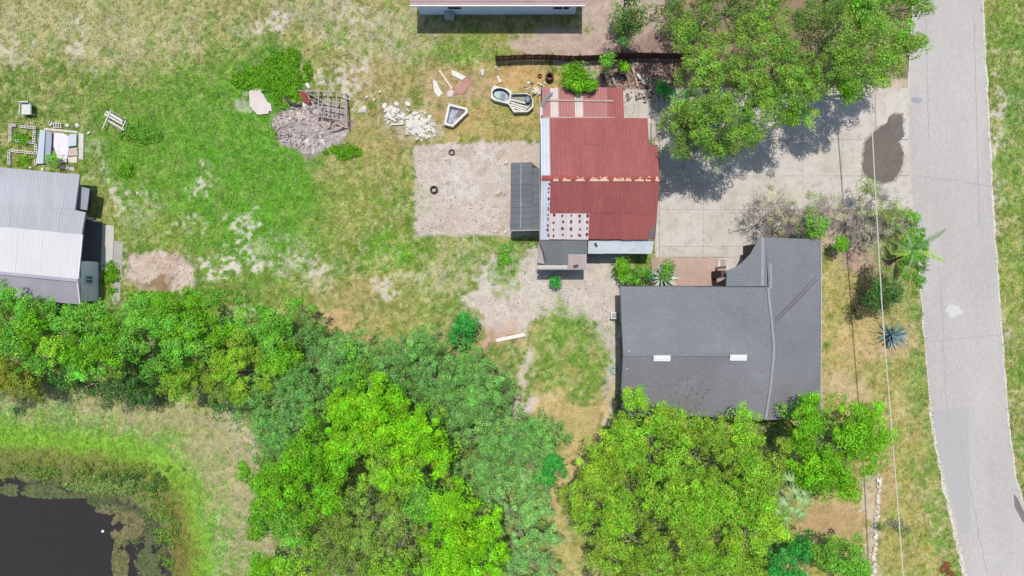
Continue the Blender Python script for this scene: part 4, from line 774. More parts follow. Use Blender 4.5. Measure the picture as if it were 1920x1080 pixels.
for a, c, m in (((HX0 - .03, HY0 + .02, ZE - .05), (15.0, HY0 + .02, ZE - .05), mat('dark_drip_edge', C(84, 84, 90), .8)), ((21.99, 3.4, 2.68), (21.93, HY1, 2.66), fas), ((HX0 - .03, HY0, ZE - .03), (HX0 - .03, HYR, ZH - .04), mat('dark_drip_edge', C(84, 84, 90), .8)), ((HX0 - .03, HYR, ZH - .04), (HX0 - .04, HY1, ZE - .03), mat('dark_drip_edge', C(84, 84, 90), .8))):
    b = MB(); b.beam(a, c, .05, .12); b.build('fascia', m, house)
wv = mat('white_painted_metal', C(245, 245, 245), .5, .02)
for (px, py) in ((1241, 671.5), (1383, 670)):
    x, y, _ = P(px, py, 4.0); b = MB(); z = roofz(y) + .10 + (.09 if px > 1300 else 0)
    b.box((x, y, z), (1.16, .42, .09), 0, Vector((0, 0, 1)).rotation_difference(Vector((0, -.27, 1)).normalized())); b.box((x, y + .05, z + .07), (1.0, .26, .06), 0, Vector((0, 0, 1)).rotation_difference(Vector((0, -.27, 1)).normalized())); b.build('roof_vent', wv, house)
b = MB(); b.lathe((8.05, -4.35, 3.85), [(.0, .3), (.04, .3), (.05, 0)], 8); b.build('vent_pipe', wv, house); b = MB(); b.lathe((8.0, -5.6, 3.55), [(.0, .25), (.035, .25), (.04, 0)], 8); b.build('vent_pipe', wv, house)
b = MB(); b.lathe((15.9, -8.4, 2.75), [(0, .3), (.05, .3), (.05, 0)], 8); b.build('vent_pipe', wv, house)
b = MB(); b.box((8.05, -1.95, 1.5), (.06, 1.0, 1.0)); b.build('window_pane', mat('dark_glass', (.03, .035, .04), .1), house)
b = MB(); [b.box((8.0, -1.95 + dy, 1.5 + dz), (.08, a, c)) for (dy, dz, a, c) in ((0, .55, 1.2, .08), (0, -.55, 1.2, .08), (.56, 0, .08, 1.02), (-.56, 0, .08, 1.02))]; b.build('window_frame', wv, house)
b = MB(); b.box((15.1, 1.0, 1.25), (.35, .5, 2.5)); b.build('porch_post', mat('dark_brick_pier', C(98, 80, 82), .9, .1, 3), house)
b = MB(); b.box((15.3, 1.5, 1.35), (.16, .16, 2.7)); b.build('porch_post', strip_m, house)
ac = thing('meter_box', (7.75, -2.1, 0), 'small white framed hatch box standing against the left wall of the grey house', 'box')
b = MB(); b.box((7.55, -2.05, .3), (.45, .5, .6)); b.build('cabinet', wv, ac); b = MB(); b.box((7.55, -2.05, .615), (.34, .38, .03)); b.build('lid', timberg, ac)
gh = thing('garden_hose_reel', (7.68, -6.2, 0), 'pale teal hose heap against the left wall of the grey house', 'hose')
for k in range(4):
    b = MB(); r = .22 - .03 * (k % 2); b.tube([(7.62 + r * math.cos(a * .6283 + k), -6.2 + r * 1.2 * math.sin(a * .6283 + k), .04 + k * .05) for a in range(11)], .025, 5); b.build('hose_loop', mat('pale_teal_hose', C(150, 200, 205), .5), gh, smooth=True)

# ------------------------------------------------------------------ house at the top edge
nh = thing('neighbour_house', (-1, 23, 0), 'house at the top photo edge with pinkish roof and pale blue grey wall', 'house')
pk = mat('pinkish_grey_shingles', C(196, 170, 166), .9, .08, .8, .1, 12, spots=((C(172, 146, 142), .8, .55, .7, .4),))
b = MB(); b.slab([(-7.2, 19.95, 3.0), (5.16, 19.95, 3.0), (5.16, 24.3, 4.2), (-7.2, 24.3, 4.2)], .14); b.slab([(-7.2, 24.3, 4.2), (5.16, 24.3, 4.2), (5.16, 28.6, 3.0), (-7.2, 28.6, 3.0)], .14); nr = b.build('roof', pk, nh)
b = MB(); b.beam((-7.22, 19.92, 2.95), (5.18, 19.92, 2.95), .06, .16); b.build('fascia', wv, nr)
for k in range(10):
    b = MB(); y = 20.2 + k * .42; z = 3.0 + (y - 19.95) * 1.2 / 4.35; b.beam((-7.2, y, z + .012), (5.16, y, z + .012), .03, .03); b.build('shingle_course', mat('shingle_shadow_line', C(180, 152, 148), .9), nr)
b = MB(); b.box((-1.1, 24.3, 1.45), (11.6, 7.6, 2.9)); b.build('wall', mat('blue_grey_stucco', (.62, .70, .80), .85, .06, 1), nh)
for (x, wd) in ((3.35, .7), (3.95, .5), (-4.2, 1.0)):
    b = MB(); b.box((x, 20.47, 1.7), (wd, .08, 1.1)); fr = b.build('window', wv, nh); b = MB(); b.box((x, 20.42, 1.7), (wd - .12, .03, .98)); b.build('pane', mat('dark_glass', (.03, .035, .04), .1), fr)
b = MB(); b.box((-4.65, 20.25, .4), (.7, .4, .8)); b.lathe((-4.65, 20.25, .8), [(0, .03), (.16, .03), (.18, 0)], 12); b.box((-4.65, 20.04, .4), (.6, .02, .6)); acn = b.build('air_conditioner', mat('pale_grey_unit', C(210, 208, 210), .6, .05), None, P(845, 30)); tag(acn, 'pale air conditioning unit at the wall foot of the top edge house', 'air conditioner')
# brown fence
fence = thing('wooden_fence', (*P(1100, 113, 0)[:2], 0), 'dark brown picket fence running below the top edge house to the oaks', 'fence')
fm = mat('dark_brown_fence_board', C(112, 76, 68), .9, .16, 2, .16, 10, rnd=.12); fx0, fx1, fy = P(931, 0)[0], P(1290, 0)[0], P(0, 114.5)[1]
pm = MB(); pm.slab([(-.066, -.012, 1.3), (.066, -.012, 1.3), (.066, .012, 1.3), (-.066, .012, 1.3)], 1.24); pick = pm.build('picket', fm, fence, (0, 0, 0)); pme = pick.data
xx = fx0; first = True
def fence_y(x): return fy + .25 * max(0, (x - 4) / 10) + .06 * math.sin(x * .9)
while xx < fx1:
    o = pick if first else D.objects.new('picket', pme)
    if not first: col.objects.link(o); o.parent = fence
    first = False; o.location = Vector((xx, fence_y(xx), 0)) - Vector(fence.location); o.rotation_euler = (R(random.uniform(-.7, .7)), R(random.uniform(-.5, .5)), 0); xx += .139
for k in range(7):
    xa, xb = fx0 + (fx1 - fx0) * k / 7, fx0 + (fx1 - fx0) * (k + 1) / 7
    for z in (.3, 1.0): b = MB(); b.beam((xa, fence_y(xa) + .04, z), (xb, fence_y(xb) + .04, z), .05, .09); b.build('rail', fm, fence)
    b = MB(); b.box((xa, fence_y(xa) + .11, .62), (.1, .1, 1.24)); b.build('post', fm, fence)

# ------------------------------------------------------------------ metal-roofed house on the left
lh = thing('metal_roof_house', (-36, 3, 0), 'low house at the left photo edge with pale ribbed metal roof', 'house')
gm1 = mat('dull_blue_grey_metal', C(180, 180, 186), .6, .08, .5, .06, 10, rnd=.02, stretch=(2.5, .5, 1), spots=((C(162, 162, 168), .9, .55, .74, .5), (C(206, 208, 216), .7, .6, .74, .4)))
gm2 = mat('sunlit_white_metal', C(216, 214, 215), .6, .05, .5, .04, 10, rnd=.01, stretch=(2, .6, 1), spots=((C(198, 196, 198), .9, .56, .74, .4),))  # sunlight on the sun-facing slope is painted in as a whiter tone
gm3 = mat('shaded_mauve_shingles', C(176, 172, 186), .85, .08, .7, .1, 11, spots=((C(154, 148, 162), .9, .56, .72, .4),))  # shade of the slope facing away from the sun is in this darker tone
b = MB(); b.prism([P(-300, 300)[:2], P(-300, 530)[:2], (-31.15, -1.0), (-31.0, 1.95), (-32.4, 1.95), (-32.6, 8.0)], 0, 1.9); b.slab([(-45, 4.0, 2.4), (-45, -.5, 2.0), (-31.1, -.9, 2.05), (-31.0, .99, 2.85), (-31.0, 1.95, 2.75), (-32.4, 1.95, 2.75), (-32.4, 3.8, 2.4), (-45, 6, 2.2)], .6); lw = b.build('wall', mat('grey_lap_siding', (.62, .64, .66), .85, .06, 1), lh)
b = MB(); b.slab([P(-250, 290, 2.0), P(-250, 401, 2.65), P(154, 440, 2.65), P(161, 398, 2.35), P(141, 394, 2.3), P(150, 328, 2.0)], .12); lr1 = b.build('roof', gm1, lh)
b = MB(); b.slab([P(-250, 401, 2.65), P(-250, 488, 3.1), P(146, 526, 3.1), P(154, 440, 2.65)], .12); lr2 = b.build('roof', gm2, lh)
b = MB(); b.slab([P(-250, 488, 3.1), P(-250, 535, 2.3), P(150, 571, 2.3), P(146, 526, 3.1)], .12); lr3 = b.build('roof', gm3, lh)
sheets(lr1, P(-250, 290, 2.0), P(150, 328, 2.0), P(141, 394, 2.3), P(-250, 356, 2.3), .9, gm1, 4, .02, .015); sheets(lr1, P(-250, 356, 2.3), P(161, 398, 2.35), P(154, 440, 2.65), P(-250, 401, 2.65), .9, gm1, 4, .02, .03)
sheets(lr2, P(-250, 401, 2.65), P(154, 440, 2.65), P(146, 526, 3.1), P(-250, 488, 3.1), .9, gm2, 4, .018, .035); 
b = MB(); b.beam(P(-250, 488, 3.16), P(146, 526, 3.16), .22, .05); b.build('ridge_cap', gm3, lh)
b = MB(); b.beam(P(146, 526, 3.12), P(151, 572, 2.28), .08, .14); b.beam(P(147, 523, 3.1), P(155, 440, 2.63), .06, .1); b.build('bargeboard', wv, lh)
for k in range(9):
    b = MB(); z = 2.0 - k * .23; b.box((-31.0, .47, z), (.05, 2.8, .20)); b.build('siding_board', mat('grey_lap_board', (.62, .64, .67), .85, .05, 2, rnd=.03), lw)
b = MB(); b.box((-30.94, .62, 1.3), (.1, .62, .85)); wf = b.build('window', wv, lh); b = MB(); b.box((-30.88, .62, 1.3), (.03, .46, .66)); b.build('pane', mat('blue_window_glass', (.06, .12, .22), .1), wf); b = MB(); b.box((-30.86, .62, 1.3), (.04, .05, .66)); b.build('mullion', wv, wf)
b = MB(); b.slab([P(143, 348, 1.8), P(141, 391, 1.8), P(163, 394, 1.7), P(168, 354, 1.7)], .1); eo = thing('lean_to', P(155, 372), 'tiny grey box lean-to on the right end of the pale metal roof house', 'lean-to'); b.build('roof', mat('mid_grey_metal', C(150, 154, 164), .6, .06), eo)
b = MB(); b.prism([P(151, 352)[:2], P(151, 388)[:2], P(170, 390)[:2], P(172, 356)[:2]], 0, 1.6); b.build('wall', mat('shaded_green_wall', C(72, 84, 74), .8), eo)  # deep shadow beside the lean-to is painted in as a dark wall colour
b = MB(); slab_px(b, 0, 0, 0, 0, .12, .14, pts=[(150, 500), (188, 490), (191, 416), (160, 414)]); o = b.build('dark_slab', mat('dark_grey_slab', C(112, 106, 112), .8, .1, 1.2, .1, 9), None, (0, 0, 0)); o['kind'] = 'structure'  # low slab in one dark grey tone beside the left house
b = MB(); slab_px(b, 0, 0, 0, 0, .07, .1, pts=[(190, 497), (212, 498), (215, 424), (193, 421)]); o = b.build('concrete_path', patio_m if False else mat('grey_cream_concrete', C(204, 202, 194), .9, .06, 1), None, (0, 0, 0)); o['kind'] = 'structure'
b = MB(); pp = [(213, 497), (221, 497), (222, 560), (212, 575), (208, 540), (212, 520)]; b.add([(*P(*p)[:2], .012) for p in ((214, 452), (231, 452), (229, 500), (226, 530), (225, 562), (216, 574), (209, 560), (213, 530), (211, 500))], [tuple(reversed(range(9)))]); o = b.build('gravel_path', mat('grey_gravel', C(178, 176, 168), .95, .12, 1.5, .2, 9), None, (0, 0, 0)); o['kind'] = 'structure'
b = MB(); b.beam((*P(162, 404)[:2], 1.0), (*P(190, 416)[:2], 1.0), .05, .05); [b.box((*P(a, c)[:2], .5), (.06, .06, 1.0)) for a, c in ((163, 404), (176, 410), (190, 416))]; o = b.build('porch_railing', wv, None, P(176, 410)); tag(o, 'thin white railing above the dark slab of the left house', 'railing')
b = MB(); slab_px(b, 0, 0, 0, 0, .1, .1, pts=[(191, 507), (204, 507), (205, 500), (191, 499)]); o = b.build('stepping_slab', patio_m, None, P(197, 503)); tag(o, 'small pale step slab at the lower end of the porch path', 'slab')

# ------------------------------------------------------------------ cable, poles
cable = MB(); cpts = [(1616, -60, 5.6), (1622, 40, 5.3), (1632, 180, 5.0), (1640, 340, 4.7), (1648, 480, 4.5), (1655, 600, 4.4), (1668, 760, 4.4), (1681, 920, 4.5), (1693, 1080, 4.8), (1702, 1210, 5.2)]
cm = mat('pale_cable_sheath', C(222, 220, 210), .6, .03)
cable.tube([P(*c) for c in cpts], .024, 5); cable.tube([(P(*c)[0] + .05, P(*c)[1], c[2] - .03) for c in cpts], .018, 4)
o = cable.build('overhead_cable', cm, None, P(1655, 600, 4.4)); tag(o, 'pale overhead cable crossing the driveway and the road verge', 'cable')
for (px, py, h, lb) in ((1616, -60, 5.6, 'weathered cable pole hidden behind the oaks beyond the top photo edge'), (1702, 1210, 5.2, 'weathered cable pole beyond the bottom photo edge')):
    x, y, _ = P(px, py, h); t = thing('utility_pole', (x, y, 0), lb, 'pole'); b = MB(); b.tube([(x, y, 0), (x, y, h + .5)], [.14, .11], 8); b.build('post', BARKD, t); b = MB(); b.box((x, y, h + .1), (.8, .1, .1)); b.build('crossarm', BARKD, t)

# ------------------------------------------------------------------ palms and agaves
def frond(mb, base, az, L, rise, droop, wd, n=6, up=0):
    base = Vector(base); d = Vector((math.cos(az), math.sin(az), 0)); s = Vector((-d.y, d.x, 0)); rows_ = []
    for i in range(n + 1):
        t = i / n; p = base + d * L * t + Vector((0, 0, rise * t * 1.4 - droop * t * t)); w_ = wd * (math.sin(math.pi * min(1, .18 + t * .82)) ** .7) * (1 if i < n else .05)
        rows_.append((p - s * w_ + Vector((0, 0, -.05 * w_)), p + Vector((0, 0, .06 * wd)), p + s * w_ + Vector((0, 0, -.05 * w_))))
    b = len(mb.v)
    for r in rows_: mb.v += [tuple(q) for q in r]
    for i in range(n):
        for k in (0, 1): a = b + i * 3 + k; mb.f.append((a, a + 1, a + 4, a + 3)); mb.m.append(0)
def feather(mb, base, az, L, rise, droop, leafl, n=22, rgn=random):
    base = Vector(base); d = Vector((math.cos(az), math.sin(az), 0)); s = Vector((-d.y, d.x, 0)); pts = []
    for i in range(9): t = i / 8; pts.append(base + d * L * t + Vector((0, 0, rise * t * 1.3 - droop * t * t)) + s * .06 * math.sin(t * 5))
    mb.tube(pts, [.03 - .0028 * i for i in range(9)], 4)
    for i in range(n):
        t = .12 + .88 * i / n; q = pts[0].lerp(pts[-1], 0); k = t * 8; a = int(min(7, k)); q = pts[a].lerp(pts[a + 1], k - a); ll = leafl * math.sin(math.pi * (.15 + .8 * t)) * rgn.uniform(.8, 1.15)
        for sg in (-1, 1):
            e = q + (s * sg * .8 + d * .75) .normalized() * ll + Vector((0, 0, rgn.uniform(-.25, .02) * ll)); w_ = d * .018; mb.add([q - w_, q + w_, e.lerp(q, .45) + w_ * 1.4, e, e.lerp(q, .45) - w_ * 1.1], [(0, 1, 2, 3, 4)])
def simple_leaf(name, rgb):
    m, t, p = _new(name); c = _scale(t, CL(*rgb), _noise(t, _pos(t), 5, 3, .6, .3, .7, .75, 1.25)); t.links.new(c, p.inputs['Base Color']); p.inputs['Roughness'].default_value = .5; return m
agb = simple_leaf('blue_green_agave_leaf', (78, 98, 100)); agg = simple_leaf('grey_green_agave_leaf', (128, 142, 132)); palm = simple_leaf('palm_leaflets', (58, 88, 34)); fan = simple_leaf('pale_fan_leaf', (96, 120, 72)); palmy = simple_leaf('yellow_palm_leaflets', (98, 122, 42))
ag = thing('agave', P(1667, 628), 'large blue green spiky agave on the verge under the cable', 'agave'); rg3 = random.Random(9)
for k in range(34):
    b = MB(); az = k * 2.399 + rg3.uniform(-.1, .1); t = k / 34; L = rg3.uniform(1.0, 1.3) * (1 - .35 * t); frond(b, (*P(1667, 628)[:2], .1 + .2 * t), az, L, .35 + .9 * t, .25, .07, 5); b.build('leaf', agb, ag)
ag = thing('agave', P(1239, 520), 'grey green spiky agave between two shrubs above the house roof edge', 'agave')
for k in range(30):
    b = MB(); az = k * 2.399 + rg3.uniform(-.15, .15); t = k / 30; L = rg3.uniform(1.0, 1.35) * (1 - .35 * t); frond(b, (*P(1239, 520)[:2], .1 + .2 * t), az, L, .4 + .9 * t, .2, .065, 5); b.build('leaf', agg, ag)
pt = thing('young_palm', P(1706, 476), 'young palm leaning over the road edge with drooping fronds on the asphalt side', 'palm tree')
bx_, by_, _ = P(1655, 490); cx_, cy_, _ = P(1712, 470, 2.4); b = MB(); b.tube([P(1660, 494, 0), P(1680, 486, .9), P(1698, 478, 1.7), (cx_, cy_, 2.4)], [.12, .09, .08, .07], 8); b.build('trunk', BARKD, pt, smooth=True)
for (az, L, m, up, dr) in ((33, 3.0, palm, .5, 1.0), (-16, 2.7, palmy, .5, 1.0), (88, 1.7, palm, .2, 1.8), (140, 1.1, palm, .3, 1.8), (-88, 1.9, palm, .2, 1.9), (190, 1.0, palmy, .3, 1.6)):
    b = MB(); feather(b, (cx_, cy_, 2.4), R(az), L, up, dr, .38, 34, rg3); b.build('frond', m, pt)
fp = thing('fan_palm', P(1475, 940), 'pale fan palm showing between the yellowish tree and the rich green tree', 'palm tree')
b = MB(); x, y, _ = P(1480, 938, 6.4); b.tube([(x, y, 0), (x, y, 6.2)], [.16, .12], 8); b.build('trunk', BARK, fp)
for k in range(22):
    b = MB(); az = k * 2.399 + rg3.uniform(-.3, .3); L0 = rg3.uniform(.15, 1.25); zt = 6.75 - .45 * L0 + rg3.uniform(-.15, .15); tip = (x + math.cos(az) * L0, y + math.sin(az) * L0, zt); b.tube([(x, y, 6.15), tip], [.025, .015], 4)
    for j in range(15): frond(b, tip, az + (j - 7) * .2 + rg3.uniform(-.06, .06), rg3.uniform(.45, .95) * (1 - .04 * abs(j - 7)), .04, .35, .022, 3)
    b.build('frond', fan, fp)

# ------------------------------------------------------------------ clutter
def hmat(r, g, b, **k): return mat(f'painted_{r}_{g}_{b}', C(r, g, b), **k)
white = mat('dirty_white_fibreglass', C(226, 221, 211), .6, .07, 1.5, spots=((C(182, 172, 156), 2.2, .54, .7, .65),))
# garden beds of breeze blocks
blk = MB()
def block_mesh():
    m = MB(); L, W_, Hh = .39, .19, .19; hx = .13; hy = .05
    xs = [-L / 2, -.155, -.035, .035, .155, L / 2]; ys = [-W_ / 2, -hy, hy, W_ / 2]
    for i in range(5):
        for j in range(3):
            if i in (1, 3) and j == 1: continue
            m.box(((xs[i] + xs[i + 1]) / 2, (ys[j] + ys[j + 1]) / 2, Hh / 2), (xs[i + 1] - xs[i] , ys[j + 1] - ys[j], Hh))
    return m
blkm = mat('pale_breeze_block', C(226, 220, 208), .9, .08, 3, rnd=.06); b0 = block_mesh()
me0 = D.meshes.new('breeze_block'); me0.from_pydata(b0.v, [], b0.f); me0.materials.append(blkm)
def place(mesh, name, parent, loc, rz=0, sc=1, rx=0):
    o = D.objects.new(name, mesh); col.objects.link(o); 
    if parent is not None: o.parent = parent; o.location = Vector(loc) - ORG[parent.name]
    else: o.location = loc
    o.rotation_euler = (rx, 0, rz); o.scale = (sc, sc, sc) if not hasattr(sc, '__len__') else sc; ORG[o.name] = Vector(loc); return o
def block_line(parent, a, c):
    a = Vector(P(*a)); c = Vector(P(*c)); d = c - a; n = max(1, round(d.length / .41)); az = math.atan2(d.y, d.x)
    for k in range(n):
        p = a + d * ((k + .5) / n); place(me0, 'block', parent, (p.x + random.uniform(-.015, .015), p.y + random.uniform(-.015, .015), 0), az + random.uniform(-.05, .05))
soil = mat('garden_soil', C(140, 116, 96), .95, .1, 2)
bed = thing('raised_bed', P(45, 250), 'upper grassy garden bed framed by pale breeze blocks left of the scrap metal', 'garden bed')
for l in (((22, 234), (22, 266)), ((24, 235), (32, 236)), ((40, 238), (70, 241)), ((22, 263), (70, 269)), ((67, 244), (67, 266))): block_line(bed, *l)
bed = thing('raised_bed', P(45, 295), 'lower garden bed framed by pale breeze blocks touching the metal roof house', 'garden bed')
for l in (((20, 283), (20, 310)), ((22, 283), (68, 288)), ((70, 272), (70, 290)), ((70, 298), (69, 312))): block_line(bed, *l)
# scrap
def plate(name, label, cat, px_pts, z, th, m, group=None, zs=None):
    b = MB(); cx = sum(p[0] for p in px_pts) / len(px_pts); cy = sum(p[1] for p in px_pts) / len(px_pts)
    pts = [(*P(*p)[:2], (zs[i] if zs else z)) for i, p in enumerate(px_pts)]
    a = sum(pts[i][0] * pts[(i + 1) % len(pts)][1] - pts[(i + 1) % len(pts)][0] * pts[i][1] for i in range(len(pts)))
    if a < 0: pts = pts[::-1]
    b.slab(pts, th); o = b.build(name, m, None, P(cx, cy)); tag(o, label, cat, group); return o
blue = mat('blue_grey_sheet_metal', C(196, 206, 216), .45, .06, 1); blued = mat('deep_blue_grey_metal', C(164, 174, 190), .45, .06, 1); whm = mat('white_scrap_sheet', C(232, 226, 230), .6, .05, 1.2, spots=((C(200, 186, 190), 1.5, .6, .72, .5),))
plate('metal_sheet', 'light blue grey metal sheet, leftmost of the scrap by the garden beds', 'metal sheet', [(80, 245), (90, 246), (86, 308), (73, 308)], .3, .3, blue, None)
plate('metal_sheet', 'darker blue grey metal sheet leaning next to the leftmost light sheet', 'metal sheet', [(90, 246), (100, 250), (100, 270), (96, 305), (87, 306)], .2, .2, blued)
plate('metal_sheet', 'large white scrap sheet lying in the middle of the scrap heap', 'metal sheet', [(104, 250), (121, 251), (135, 258), (127, 305), (113, 305), (103, 275)], .16, .14, whm)
plate('metal_sheet', 'small grey blue sheet at the upper right of the scrap heap', 'metal sheet', [(134, 252), (147, 253), (146, 274), (130, 276)], .22, .2, blue)
pk_ = mat('pinkish_junk_board', C(206, 186, 176), .9, .1, 2, spots=((C(160, 130, 120), 2, .56, .7, .6),))
plate('board', 'stained pinkish board at the lower right of the scrap heap', 'board', [(130, 279), (146, 278), (148, 292), (129, 293)], .12, .1, pk_)
plate('board', 'cream broken board just above the lower edge of the scrap heap', 'board', [(128, 295), (146, 294), (146, 306), (130, 305)], .1, .1, mat('cream_board', C(226, 212, 196), .9, .1, 2))
plate('kerb', 'long pale concrete kerb strip at the right end of the scrap heap', 'kerb', [(149, 250), (158, 251), (157, 300), (149, 298)], .08, .1, strip_m)
plate('kerb', 'pale concrete kerb strip above the blue and white scrap sheets', 'kerb', [(84, 240), (146, 246), (146, 250), (84, 244)], .07, .1, strip_m)
plate('gutter', 'dark narrow gutter lying between the blue and the white scrap sheets', 'gutter', [(99, 251), (102, 251), (103, 282), (100, 282)], .06, .06, walld)
plate('board', 'pinkish board along the lower edge of the scrap heap', 'board', [(115, 309), (140, 314), (142, 321), (114, 315)], .08, .08, mat('pinkish_board', C(214, 196, 188), .9, .08, 2))
bk = thing('broken_crate', P(108, 236), 'white broken lattice crate above the scrap heap', 'crate'); b = MB(); x, y, _ = P(98, 233); b.lathe((x, y, 0), [(.13, .25), (.16, .25), (.16, 0)], 12); b.lathe((x, y, 0), [(0, .1), (.13, .1), (.13, .25)], 12); b.build('pot', white, bk)
for k in range(4): b = MB(); x, y, _ = P(103 + k * 4.5, 236); b.box((x, y, .14), (.05, .36, .05)); b.build('slat', white, bk)
for k in range(2): b = MB(); x, y, _ = P(110, 232 + k * 8); b.box((x, y, .1), (.62, .05, .09)); b.build('slat', white, bk)
stones = []
for s in range(6):
    rs = random.Random(s + 40); t = (1 + 5 ** .5) / 2; iv = [(-1, t, 0), (1, t, 0), (-1, -t, 0), (1, -t, 0), (0, -1, t), (0, 1, t), (0, -1, -t), (0, 1, -t), (t, 0, -1), (t, 0, 1), (-t, 0, -1), (-t, 0, 1)]
    f = [(0, 11, 5), (0, 5, 1), (0, 1, 7), (0, 7, 10), (0, 10, 11), (1, 5, 9), (5, 11, 4), (11, 10, 2), (10, 7, 6), (7, 1, 8), (3, 9, 4), (3, 4, 2), (3, 2, 6), (3, 6, 8), (3, 8, 9), (4, 9, 5), (2, 4, 11), (6, 2, 10), (8, 6, 7), (9, 8, 1)]
    me = D.meshes.new('stone'); me.from_pydata([(v[0] * .28 * rs.uniform(.7, 1.3), v[1] * .2 * rs.uniform(.6, 1.3), v[2] * .14 * rs.uniform(.6, 1.2)) for v in iv], [], f); stones.append(me)
stm = mat('pale_concrete_rubble', C(232, 226, 212), .9, .1, 2, .1, 10, rnd=.1, spots=((C(176, 178, 176), 1.5, .56, .7, .5),)); [m.materials.append(stm) for m in stones]
def stone(name, parent, px, py, sz, rs): return place(stones[rs.randrange(6)], name, parent, (*P(px, py)[:2], .1 * sz + rs.uniform(0, .08)), rs.uniform(0, 6.28), (sz, sz * rs.uniform(.7, 1.2), sz * rs.uniform(.8, 1.2)), rs.uniform(-.4, .4))
rub = thing('rubble_heap', P(775, 236), 'heap of broken pale concrete rubble left of the five sided tub', 'rubble'); rs = random.Random(12)
for k in range(235):
    if k < 135: px, py = rs.gauss(787, 15), rs.gauss(238, 13)
    else: px = rs.uniform(722, 790); py = 206 + (px - 722) * .42 + rs.gauss(0, 8)
    px = min(815, max(718, px)); py = min(265, max(196, py))
    stone('stone', rub, px, py, rs.choice((.16, .2, .26, .3, .36, .42, .52)), rs)
for (a, c, d, e) in ((726, 205, 736, 226), (737, 234, 757, 233), (729, 200, 733, 210)): b = MB(); b.beam((*P(a, c)[:2], .12), (*P(d, e)[:2], .14), .12, .07); b.build('board', white, rub)
chunk = thing('concrete_slab_chunk', P(488, 190), 'big broken pale slab lying in the weeds left of the burnt pile', 'concrete slab')
for pts in ([(468, 172), (480, 163), (495, 178), (508, 202), (504, 214), (484, 216), (470, 200)], [(480, 161), (491, 164), (494, 172), (484, 172)], [(500, 190), (509, 196), (511, 210), (504, 208)]):
    b = MB(); q = [(*P(*p)[:2], .14 + .03 * random.random()) for p in pts][::-1]; b.slab(q, .16); b.build('slab_piece', mat('pinkish_white_concrete', C(226, 212, 204), .9, .08, 1.2, .1, 8, rnd=.04), chunk)
# burnt pile
pile = thing('burnt_pile', P(575, 235), 'grey ash and debris pile below the wrecked timber frame', 'debris pile')
b = MB(); n = 40; mrow = 26; cx_, cy_, _ = P(583, 238); vs = []
for j in range(mrow):
    for i in range(n):
        u_, v_ = i / (n - 1) * 2 - 1, j / (mrow - 1) * 2 - 1; r = math.hypot(u_, v_); x, y = u_ * 2.9, v_ * 2.0; e = max(0, 1 - r * (1 + .25 * mnoise.noise(Vector((math.atan2(v_, u_) * 1.5, 0, 3)))))
        z = -.03 + .55 * e ** .8 * (.6 + .8 * abs(mnoise.noise(Vector((x * 1.4, y * 1.4, 1))))) + .09 * mnoise.noise(Vector((x * 5, y * 5, 2))) * min(1, e * 5); vs.append((cx_ + x, cy_ + y, z))
b.add(vs, [(j * n + i, j * n + i + 1, (j + 1) * n + i + 1, (j + 1) * n + i) for j in range(mrow - 1) for i in range(n - 1)])
b.build('ash_heap', mat('grey_ash', C(186, 172, 168), .95, .14, 1.2, .22, 7, bump=.6, spots=((C(222, 214, 206), 2.6, .52, .64, .8), (C(134, 120, 116), 1.6, .58, .7, .55))), pile)
debm = [mat('charred_wood', C(140, 126, 120), .9, .2, 3), timberg, stm, mat('rust_brown_scrap', C(132, 100, 88), .9, .2, 3), timber]
rs = random.Random(5); piece = MB(); 
for k in range(420):
    a = rs.uniform(0, 6.28); q = math.sqrt(rs.random()); x, y, _ = P(575 + math.cos(a) * q * 62, 238 + math.sin(a) * q * 42); z = .25 * (1 - q) + .1; th = rs.uniform(0, 3.14); L = rs.uniform(.08, .42); piece.mi = rs.randrange(5)
    piece.beam((x, y, z), (x + math.cos(th) * L, y + math.sin(th) * L, z + rs.uniform(-.05, .15)), rs.uniform(.02, .06), rs.uniform(.02, .05))
o = piece.build('small_debris', debm, pile); o['kind'] = 'stuff'
for (px, py, r) in ((604, 258, 9), (598, 264, 7), (608, 268, 6), (560, 212, 9), (545, 225, 6), (580, 268, 5), (568, 200, 5), (570, 218, 5)): 
    for k in range(4): stone('stone', pile, px + rs.uniform(-r, r), py + rs.uniform(-r, r), rs.uniform(.3, .6), rs)
rt = [(565, 178), (572, 174), (580, 180), (578, 188), (588, 190), (582, 198), (572, 192)]
b = MB(); b.slab([(*P(*p)[:2], .5 + .1 * math.sin(i * 2)) for i, p in enumerate(rt)][::-1], .04); b.build('rusted_metal', mat('dark_red_scrap_metal', C(158, 74, 68), .8, .15, 2), pile)
b = MB(); b.tube([P(534, 182, .1), P(542, 192, .3), P(553, 197, .35), P(566, 196, .35)], .09, 6); b.build('charred_log', mat('charred_log_wood', C(84, 76, 74), .9, .15, 3), pile)
for (a, c, d, e, wd) in ((566, 172, 600, 184, .12), (570, 184, 600, 192, .1), (575, 176, 590, 200, .08), (560, 170, 598, 176, .07), (572, 190, 592, 186, .1)): b = MB(); b.beam(P(a, c, .35), P(d, e, .5), wd, .08); b.build('charred_beam', debm[0] if wd > .09 else debm[4], pile)
fr = thing('timber_frame', P(625, 205), 'collapsed grid frame of bleached timber battens on the burnt pile', 'timber frame')
def T(x, y, z=.75): return P(x, y, z)
